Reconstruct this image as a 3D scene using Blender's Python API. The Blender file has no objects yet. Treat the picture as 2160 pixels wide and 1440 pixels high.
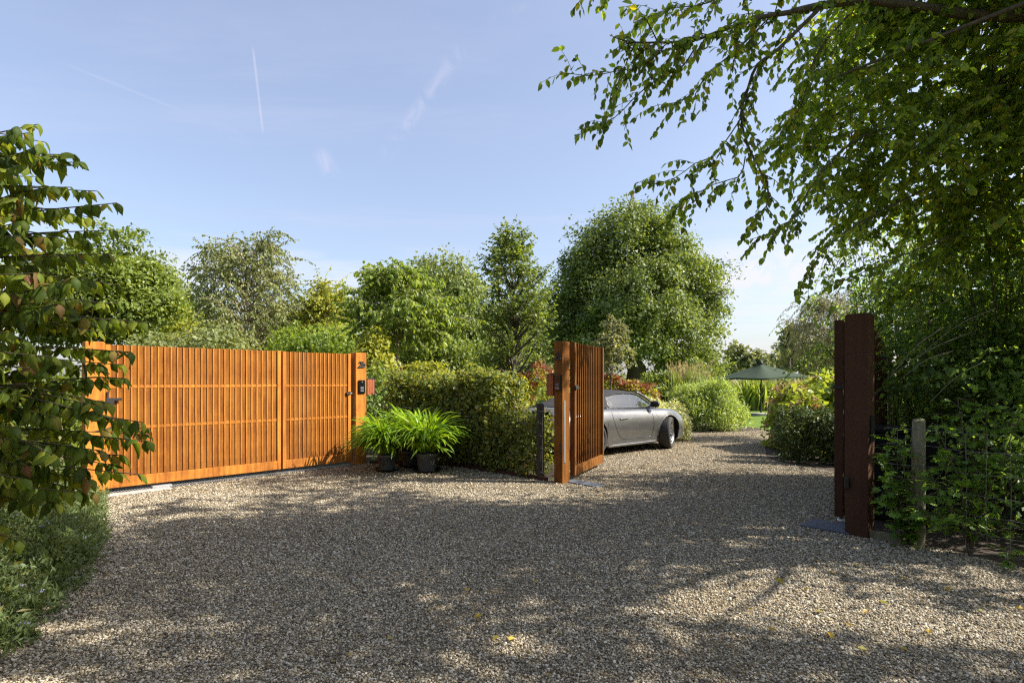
import bpy, bmesh, math, random
import numpy as np
from mathutils import Vector, Matrix, Quaternion

R = math.radians
rng = np.random.default_rng(7)
random.seed(7)
scene = bpy.context.scene
COL = scene.collection

# ------------------------------------------------------------------ camera
CAM_H = 1.47
cam_d = bpy.data.cameras.new('camera')
cam = bpy.data.objects.new('camera', cam_d)
COL.objects.link(cam)
cam.location = (0, 0, CAM_H)
cam.rotation_euler = (R(90), 0, 0)
cam_d.sensor_width = 36
cam_d.lens = 20.0
cam_d.shift_y = 0.038
cam_d.clip_start = 0.05
cam_d.clip_end = 5000
scene.camera = cam

# ------------------------------------------------------------------ sun, sky, exposure
SUN_AZ, SUN_EL = R(-4), R(40)          # azimuth counted from +X towards +Y
sun_dir = Vector((math.cos(SUN_EL) * math.cos(SUN_AZ), math.cos(SUN_EL) * math.sin(SUN_AZ), math.sin(SUN_EL)))
sd = bpy.data.lights.new('sun', 'SUN')
sd.energy = 4.8
sd.angle = R(0.53)
sd.color = (1.0, 0.93, 0.82)
sun = bpy.data.objects.new('sun', sd)
COL.objects.link(sun)
sun.rotation_euler = sun_dir.to_track_quat('Z', 'Y').to_euler()
sun.location = (20, 0, 30)

world = bpy.data.worlds.new('World')
scene.world = world
world.use_nodes = True
wn, wl = world.node_tree.nodes, world.node_tree.links
wn.clear()


def wnode(t, **kw):
    n = wn.new(t)
    for k, v in kw.items():
        if k.startswith('i_'):
            n.inputs[int(k[2:])].default_value = v
        else:
            setattr(n, k, v)
    return n


def wmath(op, a, b=None, c=None, clamp=False):
    n = wn.new('ShaderNodeMath'); n.operation = op; n.use_clamp = clamp
    for i, v in enumerate((a, b, c)):
        if v is None: continue
        if isinstance(v, (int, float)): n.inputs[i].default_value = v
        else: wl.new(v, n.inputs[i])
    return n.outputs[0]


def wvec(op, a, b):
    n = wn.new('ShaderNodeVectorMath'); n.operation = op
    for i, v in enumerate((a, b)):
        if isinstance(v, (tuple, list, Vector)): n.inputs[i].default_value = v
        else: wl.new(v, n.inputs[i])
    return n.outputs['Value'] if op in ('DOT_PRODUCT', 'DISTANCE', 'LENGTH') else n.outputs[0]


def wrange(v, a, b, c=0.0, d=1.0, smooth=True):
    n = wn.new('ShaderNodeMapRange')
    n.interpolation_type = 'SMOOTHSTEP' if smooth else 'LINEAR'
    wl.new(v, n.inputs[0])
    for i, x in enumerate((a, b, c, d)): n.inputs[i + 1].default_value = x
    return n.outputs[0]


sky = wnode('ShaderNodeTexSky', sky_type='NISHITA')
sky.sun_disc = False
sky.sun_elevation = SUN_EL
sky.sun_rotation = math.atan2(sun_dir.x, sun_dir.y)
sky.air_density = 1.0
sky.dust_density = 2.2
sky.ozone_density = 1.3
tc = wnode('ShaderNodeTexCoord')
DIR = tc.outputs['Generated']
sep = wnode('ShaderNodeSeparateXYZ'); wl.new(DIR, sep.inputs[0])
zz = wmath('MAXIMUM', sep.outputs[2], 0.03)
px_ = wmath('DIVIDE', sep.outputs[0], zz)
py_ = wmath('DIVIDE', sep.outputs[1], zz)
comb = wnode('ShaderNodeCombineXYZ'); wl.new(px_, comb.inputs[0]); wl.new(py_, comb.inputs[1])


def pdir(px, py):
    return Vector(((px - 1080) / 1200, 1.0, (802 - py) / 1200)).normalized()


# streaked cirrus veil over the whole sky
mp = wnode('ShaderNodeMapping'); wl.new(comb.outputs[0], mp.inputs[0])
mp.inputs['Rotation'].default_value = (0, 0, R(-38)); mp.inputs['Scale'].default_value = (0.55, 2.1, 1)
no1 = wnode('ShaderNodeTexNoise'); wl.new(mp.outputs[0], no1.inputs['Vector'])
no1.inputs['Scale'].default_value = 0.75; no1.inputs['Detail'].default_value = 9; no1.inputs['Roughness'].default_value = 0.62
no1.inputs['Distortion'].default_value = 0.6
veil = wmath('ADD', wmath('MULTIPLY', wrange(no1.outputs[0], 0.46, 0.82), 0.22), 0.24)
# fine structure used by the small wisps
mp2 = wnode('ShaderNodeMapping'); wl.new(DIR, mp2.inputs[0])
no2 = wnode('ShaderNodeTexNoise'); wl.new(mp2.outputs[0], no2.inputs['Vector'])
no2.inputs['Scale'].default_value = 22; no2.inputs['Detail'].default_value = 8; no2.inputs['Roughness'].default_value = 0.65
no2.inputs['Distortion'].default_value = 0.8
mp3 = wnode('ShaderNodeMapping'); wl.new(DIR, mp3.inputs[0]); mp3.inputs['Scale'].default_value = (1, 1, 5.5)
no3 = wnode('ShaderNodeTexNoise'); wl.new(mp3.outputs[0], no3.inputs['Vector'])
no3.inputs['Scale'].default_value = 2.6; no3.inputs['Detail'].default_value = 8; no3.inputs['Roughness'].default_value = 0.6
# low bank of thin cloud towards the horizon, all round
lowm = wmath('MULTIPLY', wrange(sep.outputs[2], 0.30, 0.10), wrange(sep.outputs[2], -0.05, 0.03))
bank = wmath('MULTIPLY', wmath('MULTIPLY', wrange(no3.outputs[0], 0.42, 0.62), lowm), 0.8)


def strip(p0, p1, width, amp, soft, noisy):
    """A straight trail along the great circle through two sky directions."""
    a, b = pdir(*p0), pdir(*p1)
    n = a.cross(b).normalized()
    t = (b - a).normalized()
    da, db = a.dot(t), b.dot(t)
    dist = wmath('ABSOLUTE', wvec('DOT_PRODUCT', DIR, n))
    if noisy:
        dist = wmath('ADD', dist, wmath('MULTIPLY', wmath('SUBTRACT', no2.outputs[0], 0.5), width * 2.2))
    m = wrange(dist, width, width * 0.15)
    along = wvec('DOT_PRODUCT', DIR, t)
    m = wmath('MULTIPLY', m, wrange(along, da, da + soft))
    m = wmath('MULTIPLY', m, wrange(along, db, db - soft))
    m = wmath('MULTIPLY', m, wrange(wvec('DOT_PRODUCT', DIR, (a + b).normalized()), 0.2, 0.4))
    if noisy:
        m = wmath('MULTIPLY', m, wrange(no2.outputs[0], 0.42, 0.66))
    return wmath('MULTIPLY', m, amp)


parts = [veil,
         strip((532, 88), (556, 292), 0.0024, 0.30, 0.02, False),
         strip((95, 118), (410, 245), 0.0028, 0.10, 0.05, False),
         strip((440, 250), (560, 340), 0.016, 0.22, 0.04, True),
         strip((665, 300), (712, 392), 0.022, 0.42, 0.03, True),
         strip((800, 345), (985, 85), 0.018, 0.26, 0.03, True),
         strip((1020, 50), (1130, 5), 0.010, 0.18, 0.03, True)]
bank = wmath('MINIMUM', wmath('ADD', bank, strip((1380, 610), (1800, 540), 0.085, 0.95, 0.12, True)), 0.9)
tot = parts[0]
for p in parts[1:]:
    tot = wmath('ADD', tot, p)
tot = wmath('MINIMUM', tot, 0.9)
mix = wnode('ShaderNodeMix', data_type='RGBA')
wl.new(tot, mix.inputs[0]); wl.new(sky.outputs[0], mix.inputs[6])
mix.inputs[7].default_value = (3.15, 3.15, 4.0, 1)
mixb = wnode('ShaderNodeMix', data_type='RGBA')
wl.new(bank, mixb.inputs[0]); wl.new(mix.outputs[2], mixb.inputs[6]); mixb.inputs[7].default_value = (3.9, 3.9, 4.1, 1)
bg = wnode('ShaderNodeBackground'); wl.new(mixb.outputs[2], bg.inputs[0])
bg.inputs[1].default_value = 0.106
wo = wnode('ShaderNodeOutputWorld'); wl.new(bg.outputs[0], wo.inputs[0])

scene.view_settings.view_transform = 'Standard'
scene.view_settings.look = 'None'
scene.view_settings.exposure = 1.2
scene.view_settings.gamma = 1.0
scene.view_settings.use_curve_mapping = False
scene.render.engine = 'CYCLES'
scene.cycles.use_denoising = False
scene.cycles.filter_width = 1.25
scene.cycles.max_bounces = 7
scene.cycles.diffuse_bounces = 3
scene.cycles.glossy_bounces = 3
scene.cycles.transmission_bounces = 4
scene.cycles.transparent_max_bounces = 8
scene.cycles.sample_clamp_indirect = 6.0
scene.cycles.use_adaptive_sampling = True
scene.cycles.adaptive_threshold = 0.01

# ------------------------------------------------------------------ helpers
ORG = {}


def P(px, py, D):
    """A spot in the place, read off the photograph at depth D."""
    return np.array(((px - 1080) / 1200 * D, D, CAM_H + (802 - py) / 1200 * D))


def G(px, py):
    D = 1200 * CAM_H / (py - 802)
    return np.array(((px - 1080) / 1200 * D, D, 0.0))


def tag(o, label=None, cat=None, group=None, kind=None):
    if label: o['label'] = label
    if cat: o['category'] = cat
    if group: o['group'] = group
    if kind: o['kind'] = kind
    return o


def thing(name, label, cat, loc=(0, 0, 0), group=None, kind=None):
    o = bpy.data.objects.new(name, None)
    o.empty_display_size = 0.1
    COL.objects.link(o)
    o.location = loc
    ORG[o] = np.array(loc, float)
    return tag(o, label, cat, group, kind)


def make_mesh(name, V, polys, mat=None, attrs=None, smooth=False, mats=None, matidx=None):
    V = np.asarray(V, np.float32).reshape(-1, 3)
    if isinstance(polys, np.ndarray): polys = [polys]
    polys = [np.asarray(p, np.int32) for p in polys if len(p)]
    me = bpy.data.meshes.new(name)
    me.vertices.add(len(V))
    me.vertices.foreach_set('co', V.ravel())
    nl = sum(p.size for p in polys); npoly = sum(len(p) for p in polys)
    me.loops.add(nl); me.polygons.add(npoly)
    me.loops.foreach_set('vertex_index', np.concatenate([p.ravel() for p in polys]))
    tot = np.concatenate([np.full(len(p), p.shape[1], np.int32) for p in polys])
    start = np.concatenate(([0], np.cumsum(tot)[:-1])).astype(np.int32)
    me.polygons.foreach_set('loop_start', start)
    me.polygons.foreach_set('loop_total', tot)
    if matidx is not None:
        me.polygons.foreach_set('material_index', np.asarray(matidx, np.int32))
    if smooth:
        me.polygons.foreach_set('use_smooth', np.ones(npoly, bool))
    else:
        me.polygons.foreach_set('use_smooth', np.zeros(npoly, bool))
    if attrs:
        for k, a in attrs.items():
            at = me.attributes.new(k, 'FLOAT', 'POINT')
            at.data.foreach_set('value', np.asarray(a, np.float32))
    for m in (mats or ([mat] if mat else [])):
        me.materials.append(m)
    me.update(calc_edges=True)
    me.validate()
    return me


def link(name, me, parent=None, loc=None):
    o = bpy.data.objects.new(name, me)
    COL.objects.link(o)
    if parent is not None:
        o.parent = parent
        ORG[o] = ORG.get(parent, np.zeros(3))
    else:
        ORG[o] = np.zeros(3) if loc is None else np.array(loc, float)
    if loc is not None:
        o.location = loc
    return o


class MB:
    """Collects pieces of one mesh in world coordinates."""
    def __init__(s):
        s.V = []; s.Q = []; s.T = []; s.A = []; s.n = 0

    def add(s, V, quads=None, tris=None, rnd=0.5):
        V = np.asarray(V, float).reshape(-1, 3)
        s.V.append(V)
        if quads is not None and len(quads): s.Q.append(np.asarray(quads, int) + s.n)
        if tris is not None and len(tris): s.T.append(np.asarray(tris, int) + s.n)
        s.A.append(np.broadcast_to(np.asarray(rnd, float), (len(V),)).copy())
        s.n += len(V)
        return s

    def box(s, c, half, ax=None, bev=0.0):
        """Box about c, half sizes, axes ax (3 unit rows); chamfered vertical edges if bev."""
        ax = np.eye(3) if ax is None else np.asarray(ax, float)
        hx, hy, hz = half
        if bev <= 0:
            L = np.array([[-hx, -hy, -hz], [hx, -hy, -hz], [hx, hy, -hz], [-hx, hy, -hz], [-hx, -hy, hz], [hx, -hy, hz], [hx, hy, hz], [-hx, hy, hz]])
            q = [[0, 3, 2, 1], [4, 5, 6, 7], [0, 1, 5, 4], [1, 2, 6, 5], [2, 3, 7, 6], [3, 0, 4, 7]]
            return s.add(L @ ax + np.asarray(c), q)
        b = bev
        ring = [(-hx + b, -hy), (hx - b, -hy), (hx, -hy + b), (hx, hy - b), (hx - b, hy), (-hx + b, hy), (-hx, hy - b), (-hx, -hy + b)]
        inn = [(x * (hx - b) / hx, y * (hy - b) / hy) for x, y in ring]
        L = [(x, y, -hz) for x, y in inn] + [(x, y, -hz + b) for x, y in ring] + [(x, y, hz - b) for x, y in ring] + [(x, y, hz) for x, y in inn]
        q = []
        for k in range(3):
            for i in range(8):
                j = (i + 1) % 8
                q.append([k * 8 + i, k * 8 + j, k * 8 + 8 + j, k * 8 + 8 + i])
        for base, fl in ((0, True), (24, False)):
            for f in ([0, 1, 2, 3], [0, 3, 4, 7], [4, 5, 6, 7]):
                f = [base + i for i in f]
                q.append(f[::-1] if fl else f)
        return s.add(np.array(L) @ ax + np.asarray(c), q)

    def tube(s, pts, rad, sides=6, cap=True, rnd=0.5):
        pts = np.asarray(pts, float); n = len(pts)
        rad = np.broadcast_to(np.asarray(rad, float), (n,))
        T = np.gradient(pts, axis=0)
        T /= np.linalg.norm(T, axis=1, keepdims=True) + 1e-9
        up = np.array([0.13, 0.21, 0.97])
        if abs(T[0] @ up) > 0.9: up = np.array([0.96, 0.21, 0.13])
        X = np.cross(T, up); X /= np.linalg.norm(X, axis=1, keepdims=True) + 1e-9
        Y = np.cross(T, X)
        a = np.arange(sides) / sides * 2 * math.pi
        ring = (np.cos(a)[None, :, None] * X[:, None] + np.sin(a)[None, :, None] * Y[:, None]) * rad[:, None, None] + pts[:, None]
        V = ring.reshape(-1, 3)
        i = np.arange(n - 1)[:, None] * sides; j = np.arange(sides)[None]; k = (j + 1) % sides
        q = np.stack([i + j, i + sides + j, i + sides + k, i + k], -1).reshape(-1, 4)
        t = []
        if cap:
            V = np.vstack([V, pts[:1], pts[-1:]])
            c0, c1 = n * sides, n * sides + 1
            for m in range(sides):
                t.append([c0, m, (m + 1) % sides])
                t.append([c1, (n - 1) * sides + (m + 1) % sides, (n - 1) * sides + m])
        return s.add(V, q, t, rnd)

    def lathe(s, prof, c, axis=(0, 0, 1), seg=32):
        """Profile (r, h) about an axis through c."""
        ax = Vector(axis).normalized(); x = ax.orthogonal().normalized(); y = ax.cross(x)
        a = np.arange(seg) / seg * 2 * math.pi
        ringd = np.cos(a)[:, None] * np.array(x) + np.sin(a)[:, None] * np.array(y)
        V = np.vstack([r * ringd + np.array(ax) * h + np.asarray(c) for r, h in prof])
        q = []
        for i in range(len(prof) - 1):
            for j in range(seg):
                k = (j + 1) % seg
                q.append([i * seg + j, i * seg + k, (i + 1) * seg + k, (i + 1) * seg + j])
        return s.add(V, q)

    def prism(s, poly, z0, z1):
        n = len(poly)
        V = [(x, y, z0) for x, y in poly] + [(x, y, z1) for x, y in poly]
        q = [[i, (i + 1) % n, n + (i + 1) % n, n + i] for i in range(n)]
        s.add(V, q)
        return s

    def mesh(s, name, mat, org=None, smooth=False):
        V = np.vstack(s.V)
        if org is not None: V = V - org
        pol = []
        if s.Q: pol.append(np.vstack(s.Q))
        if s.T: pol.append(np.vstack(s.T))
        return make_mesh(name, V, pol, mat, {'rnd': np.concatenate(s.A)}, smooth)

    def build(s, name, mat, parent=None, smooth=False):
        org = ORG.get(parent, np.zeros(3)) if parent is not None else np.zeros(3)
        return link(name, s.mesh(name, mat, org, smooth), parent)


def flat_poly(name, pts, z, mat, kind='structure', parent=None):
    """A ground sheet from an outline."""
    bm = bmesh.new()
    vs = [bm.verts.new((x, y, z)) for x, y in pts]
    f = bm.faces.new(vs)
    bm.normal_update()
    if f.normal.z < 0: f.normal_flip()
    bmesh.ops.triangulate(bm, faces=bm.faces[:])
    me = bpy.data.meshes.new(name); bm.to_mesh(me); bm.free()
    me.materials.append(mat)
    return tag(link(name, me), kind=kind)


# ------------------------------------------------------------------ materials
def mat(name, build):
    m = bpy.data.materials.new(name)
    m.use_nodes = True
    nt = m.node_tree; nt.nodes.clear()
    out = nt.nodes.new('ShaderNodeOutputMaterial')

    def N(t, **kw):
        n = nt.nodes.new(t)
        for k, v in kw.items(): setattr(n, k, v)
        return n

    def L(a, b): nt.links.new(a, b)
    sh = build(N, L, out)
    if sh is not None: L(sh, out.inputs[0])
    return m


def set_in(n, **kw):
    for k, v in kw.items():
        n.inputs[k.replace('_', ' ')].default_value = v


def ramp(N, L, fac, stops):
    r = N('ShaderNodeValToRGB')
    e = r.color_ramp.elements
    while len(e) < len(stops): e.new(0.5)
    for i, (p, c) in enumerate(stops):
        e[i].position = p; e[i].color = (*c, 1)
    if fac is not None: L(fac, r.inputs[0])
    return r.outputs[0]


def noise(N, L, vec, scale, detail=4, rough=0.5, dist=0.0):
    n = N('ShaderNodeTexNoise')
    if vec is not None: L(vec, n.inputs['Vector'])
    n.inputs['Scale'].default_value = scale; n.inputs['Detail'].default_value = detail
    n.inputs['Roughness'].default_value = rough; n.inputs['Distortion'].default_value = dist
    return n.outputs[0]


def mapped(N, L, scale, coord='Object'):
    t = N('ShaderNodeTexCoord'); m = N('ShaderNodeMapping')
    L(t.outputs[coord], m.inputs[0]); m.inputs['Scale'].default_value = scale
    return m.outputs[0]


def bump(N, L, h, strength, dist):
    b = N('ShaderNodeBump'); L(h, b.inputs['Height'])
    b.inputs['Strength'].default_value = strength; b.inputs['Distance'].default_value = dist
    return b.outputs[0]


def leaf_mat(name, stops, trans=0.4, rough=0.45, warm=(1.25, 1.15, 0.45), per_object=False, spec=0.35):
    def b(N, L, out):
        if per_object:
            f = N('ShaderNodeObjectInfo').outputs['Random']
        else:
            a = N('ShaderNodeAttribute'); a.attribute_name = 'rnd'; f = a.outputs['Fac']
        c = ramp(N, L, f, stops)
        p = N('ShaderNodeBsdfPrincipled')
        L(c, p.inputs['Base Color']); set_in(p, Roughness=rough); p.inputs['Specular IOR Level'].default_value = spec
        m = N('ShaderNodeMix', data_type='RGBA', blend_type='MULTIPLY'); m.inputs[0].default_value = 1
        L(c, m.inputs[6]); m.inputs[7].default_value = (warm[0] * 1.6, warm[1] * 1.6, warm[2] * 1.6, 1)
        t = N('ShaderNodeBsdfTranslucent'); L(m.outputs[2], t.inputs[0])
        x = N('ShaderNodeMixShader'); x.inputs[0].default_value = trans
        L(p.outputs[0], x.inputs[1]); L(t.outputs[0], x.inputs[2])
        return x.outputs[0]
    return mat(name, b)


def plain(name, col, rough=0.6, metal=0.0, spec=0.4, var=0.0, scale=20, coat=0.0, bmp=0.0):
    def b(N, L, out):
        p = N('ShaderNodeBsdfPrincipled')
        set_in(p, Roughness=rough, Metallic=metal); p.inputs['Specular IOR Level'].default_value = spec
        p.inputs['Coat Weight'].default_value = coat; p.inputs['Coat Roughness'].default_value = 0.05
        p.inputs['Base Color'].default_value = (*col, 1)
        if var > 0 or bmp > 0:
            h = noise(N, L, mapped(N, L, (1, 1, 1)), scale, 5, 0.6)
            if var > 0:
                L(ramp(N, L, h, [(0.3, tuple(c * (1 - var) for c in col)), (0.7, tuple(min(1, c * (1 + var)) for c in col))]), p.inputs['Base Color'])
            if bmp > 0: L(bump(N, L, h, bmp, 0.01), p.inputs['Normal'])
        return p.outputs[0]
    return mat(name, b)


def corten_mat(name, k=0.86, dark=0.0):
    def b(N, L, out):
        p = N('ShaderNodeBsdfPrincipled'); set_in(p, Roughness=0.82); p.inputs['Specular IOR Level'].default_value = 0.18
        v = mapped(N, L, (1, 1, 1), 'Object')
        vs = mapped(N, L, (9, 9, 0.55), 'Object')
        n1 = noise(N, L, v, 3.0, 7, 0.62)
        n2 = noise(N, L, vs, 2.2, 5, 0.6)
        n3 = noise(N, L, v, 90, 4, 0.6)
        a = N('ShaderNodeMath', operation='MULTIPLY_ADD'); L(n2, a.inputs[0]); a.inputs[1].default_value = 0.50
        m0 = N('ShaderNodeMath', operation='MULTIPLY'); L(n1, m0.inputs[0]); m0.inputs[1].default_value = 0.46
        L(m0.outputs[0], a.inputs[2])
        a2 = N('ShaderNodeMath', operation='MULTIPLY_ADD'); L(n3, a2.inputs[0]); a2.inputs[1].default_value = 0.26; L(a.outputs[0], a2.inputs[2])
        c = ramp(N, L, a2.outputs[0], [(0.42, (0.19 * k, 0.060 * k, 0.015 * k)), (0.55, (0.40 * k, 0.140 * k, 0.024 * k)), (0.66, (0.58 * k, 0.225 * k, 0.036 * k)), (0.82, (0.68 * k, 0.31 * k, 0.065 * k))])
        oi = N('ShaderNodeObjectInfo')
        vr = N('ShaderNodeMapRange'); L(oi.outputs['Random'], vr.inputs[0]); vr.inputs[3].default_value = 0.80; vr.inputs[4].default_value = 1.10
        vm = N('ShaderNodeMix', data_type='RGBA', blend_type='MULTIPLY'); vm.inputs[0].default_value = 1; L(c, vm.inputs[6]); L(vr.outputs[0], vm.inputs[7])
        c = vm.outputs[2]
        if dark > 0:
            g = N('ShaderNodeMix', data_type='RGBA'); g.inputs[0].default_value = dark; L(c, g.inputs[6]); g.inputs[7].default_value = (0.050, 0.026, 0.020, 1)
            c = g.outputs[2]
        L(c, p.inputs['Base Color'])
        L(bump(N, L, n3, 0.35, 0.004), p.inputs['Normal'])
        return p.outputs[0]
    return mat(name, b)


M = {}
M['corten'] = corten_mat('corten_steel')
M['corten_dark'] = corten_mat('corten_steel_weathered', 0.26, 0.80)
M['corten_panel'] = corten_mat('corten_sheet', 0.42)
M['corten_mid_shaded'] = corten_mat('corten_steel_shaded', 0.33)  # same steel as the closed gate, middle gate's shade put into the colour
M['pot'] = plain('dark_grey_pot', (0.10, 0.10, 0.105), 0.42, var=0.2, scale=8)
M['black'] = plain('black_plastic', (0.014, 0.014, 0.016), 0.38, bmp=0.05, scale=60)
M['black_matte'] = plain('black_metal', (0.02, 0.02, 0.02), 0.6, var=0.2)
M['screen'] = plain('dark_glass_plate', (0.008, 0.009, 0.011), 0.12)
M['print'] = plain('pale_print', (0.10, 0.105, 0.11), 0.5)
M['steel'] = plain('galvanised_steel', (0.45, 0.46, 0.47), 0.45, 0.7, var=0.15, scale=40)
M['concrete'] = plain('concrete', (0.36, 0.35, 0.32), 0.9, var=0.25, scale=14, bmp=0.4)
M['slate'] = plain('slate_slab', (0.085, 0.095, 0.115), 0.8, var=0.25, scale=9, bmp=0.3)
M['cedar'] = plain('oiled_wood', (0.30, 0.085, 0.028), 0.7, var=0.35, scale=30)
M['wire'] = plain('wire', (0.30, 0.31, 0.31), 0.5, 0.6)
M['soil'] = plain('soil', (0.045, 0.032, 0.022), 0.95, var=0.5, scale=9, bmp=0.8)
M['canvas'] = plain('umbrella_canvas', (0.020, 0.040, 0.018), 0.85, var=0.12, scale=5)


def wood_b(N, L, out):
    p = N('ShaderNodeBsdfPrincipled'); set_in(p, Roughness=0.85)
    n = noise(N, L, mapped(N, L, (30, 30, 1.6)), 2.0, 6, 0.65, 0.4)
    n2 = noise(N, L, mapped(N, L, (1, 1, 1)), 5, 3)
    c = ramp(N, L, n, [(0.3, (0.07, 0.055, 0.035)), (0.5, (0.21, 0.175, 0.115)), (0.75, (0.33, 0.29, 0.21))])
    mx = N('ShaderNodeMix', data_type='RGBA', blend_type='MIX'); L(n2, mx.inputs[0]); L(c, mx.inputs[6]); mx.inputs[7].default_value = (0.16, 0.16, 0.09, 1)
    L(mx.outputs[2], p.inputs['Base Color']); L(bump(N, L, n, 0.7, 0.01), p.inputs['Normal'])
    return p.outputs[0]


M['post_wood'] = mat('weathered_post_wood', wood_b)


def bark(name, c0, c1):
    def b(N, L, out):
        p = N('ShaderNodeBsdfPrincipled'); set_in(p, Roughness=0.9)
        n = noise(N, L, mapped(N, L, (6, 6, 1.5)), 4, 7, 0.65, 0.5)
        L(ramp(N, L, n, [(0.3, c0), (0.7, c1)]), p.inputs['Base Color'])
        L(bump(N, L, n, 0.8, 0.02), p.inputs['Normal'])
        return p.outputs[0]
    return mat(name, b)


M['bark'] = bark('grey_brown_bark', (0.035, 0.028, 0.02), (0.14, 0.115, 0.085))
M['bark_pale'] = bark('pale_bark', (0.16, 0.13, 0.09), (0.42, 0.36, 0.27))
M['twig'] = bark('twig_bark', (0.045, 0.035, 0.022), (0.12, 0.095, 0.06))


def gravel_b(N, L, out):
    p = N('ShaderNodeBsdfPrincipled'); set_in(p, Roughness=0.85); p.inputs['Specular IOR Level'].default_value = 0.25
    v = mapped(N, L, (1, 1, 1))
    vo = N('ShaderNodeTexVoronoi'); L(v, vo.inputs['Vector']); vo.inputs['Scale'].default_value = 62
    vo2 = N('ShaderNodeTexVoronoi', feature='DISTANCE_TO_EDGE'); L(v, vo2.inputs['Vector']); vo2.inputs['Scale'].default_value = 62
    s = N('ShaderNodeSeparateColor'); L(vo.outputs['Color'], s.inputs[0])
    c = ramp(N, L, s.outputs[0], [(0.0, (0.101, 0.078, 0.048)), (0.35, (0.221, 0.173, 0.107)), (0.65, (0.350, 0.282, 0.181)), (0.9, (0.459, 0.393, 0.268)), (1.0, (0.569, 0.510, 0.381))])
    n = noise(N, L, v, 0.9, 5, 0.6)
    mx = N('ShaderNodeMix', data_type='RGBA', blend_type='MULTIPLY'); mx.inputs[0].default_value = 1
    L(c, mx.inputs[6]); L(ramp(N, L, n, [(0.3, (0.78, 0.76, 0.72)), (0.7, (1.08, 1.06, 1.0))]), mx.inputs[7])
    L(mx.outputs[2], p.inputs['Base Color'])
    mr = N('ShaderNodeMapRange'); L(vo2.outputs['Distance'], mr.inputs[0]); mr.inputs[2].default_value = 0.25
    L(bump(N, L, mr.outputs[0], 1.0, 0.012), p.inputs['Normal'])
    return p.outputs[0]


M['gravel'] = mat('gravel_bed', gravel_b)


def pebble_b(N, L, out):
    p = N('ShaderNodeBsdfPrincipled'); set_in(p, Roughness=0.7); p.inputs['Specular IOR Level'].default_value = 0.3
    a = N('ShaderNodeAttribute', attribute_type='INSTANCER'); a.attribute_name = 'rnd'
    c = ramp(N, L, a.outputs['Fac'], [(0.0, (0.085, 0.072, 0.052)), (0.10, (0.13, 0.126, 0.115)), (0.20, (0.20, 0.160, 0.105)), (0.30, (0.24, 0.230, 0.205)), (0.40, (0.32, 0.255, 0.165)), (0.50, (0.36, 0.340, 0.290)), (0.60, (0.43, 0.355, 0.240)),
                                      (0.70, (0.47, 0.440, 0.375)), (0.80, (0.54, 0.465, 0.340)), (0.90, (0.62, 0.580, 0.500)), (0.97, (0.72, 0.680, 0.590)), (1.0, (0.80, 0.775, 0.720))])
    n = noise(N, L, mapped(N, L, (1, 1, 1), 'Generated'), 3, 4)
    mx = N('ShaderNodeMix', data_type='RGBA', blend_type='MULTIPLY'); mx.inputs[0].default_value = 1
    L(c, mx.inputs[6]); L(ramp(N, L, n, [(0.3, (0.72, 0.69, 0.63)), (0.7, (1.04, 1.01, 0.93))]), mx.inputs[7])
    L(mx.outputs[2], p.inputs['Base Color'])
    return p.outputs[0]


M['pebble'] = mat('gravel_stone', pebble_b)


def lawn_b(N, L, out):
    p = N('ShaderNodeBsdfPrincipled'); set_in(p, Roughness=0.8); p.inputs['Specular IOR Level'].default_value = 0.2
    v = mapped(N, L, (1, 1, 1))
    n = noise(N, L, v, 2.2, 8, 0.7); n2 = noise(N, L, v, 45, 3, 0.7)
    a = N('ShaderNodeMath', operation='MULTIPLY_ADD'); L(n2, a.inputs[0]); a.inputs[1].default_value = 0.5; L(n, a.inputs[2])
    L(ramp(N, L, a.outputs[0], [(0.45, (0.06, 0.11, 0.012)), (0.75, (0.12, 0.20, 0.022)), (0.98, (0.18, 0.24, 0.045))]), p.inputs['Base Color'])
    L(bump(N, L, n2, 0.8, 0.05), p.inputs['Normal'])
    return p.outputs[0]


M['lawn'] = mat('lawn_grass', lawn_b)


def leafset(name, d, m, l, a=None, k=1.75, **kw):
    d, m, l = (tuple(c * k for c in q) for q in (d, m, l))
    st = [(0.0, d), (0.45, m), (0.85, l)]
    st.append((1.0, a if a else l))
    return leaf_mat(name, st, **kw)


M['l_overhang'] = leafset('leaf_overhang', (0.022, 0.037, 0.006), (0.048, 0.074, 0.010), (0.086, 0.115, 0.014), (0.30, 0.27, 0.030), trans=0.58, rough=0.42, k=3.2)
M['l_overhang_obj'] = leaf_mat('leaf_overhang_single', [(0, (0.045, 0.068, 0.012)), (0.5, (0.090, 0.118, 0.018)), (0.9, (0.15, 0.18, 0.026)), (1, (0.24, 0.17, 0.03))], trans=0.5, rough=0.42, per_object=True)
M['l_shrub_dark'] = leafset('leaf_arching_shrub', (0.014, 0.026, 0.009), (0.030, 0.050, 0.016), (0.055, 0.085, 0.022), (0.24, 0.26, 0.045), trans=0.55, k=3.8)
M['l_vib'] = leafset('leaf_viburnum', (0.028, 0.046, 0.007), (0.070, 0.100, 0.011), (0.145, 0.165, 0.018), (0.20, 0.12, 0.045), trans=0.5, rough=0.58, spec=0.22, k=1.6)
M['l_vib_obj'] = leaf_mat('leaf_viburnum_single', [(0, (0.034, 0.062, 0.010)), (0.35, (0.075, 0.115, 0.014)), (0.65, (0.125, 0.170, 0.020)), (0.86, (0.22, 0.245, 0.028)), (0.95, (0.15, 0.11, 0.036)), (1, (0.16, 0.075, 0.040))], trans=0.45, rough=0.58, spec=0.22, per_object=True)
M['l_maple'] = leafset('leaf_field_maple', (0.035, 0.070, 0.010), (0.065, 0.125, 0.018), (0.10, 0.17, 0.026), trans=0.4)
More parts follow.
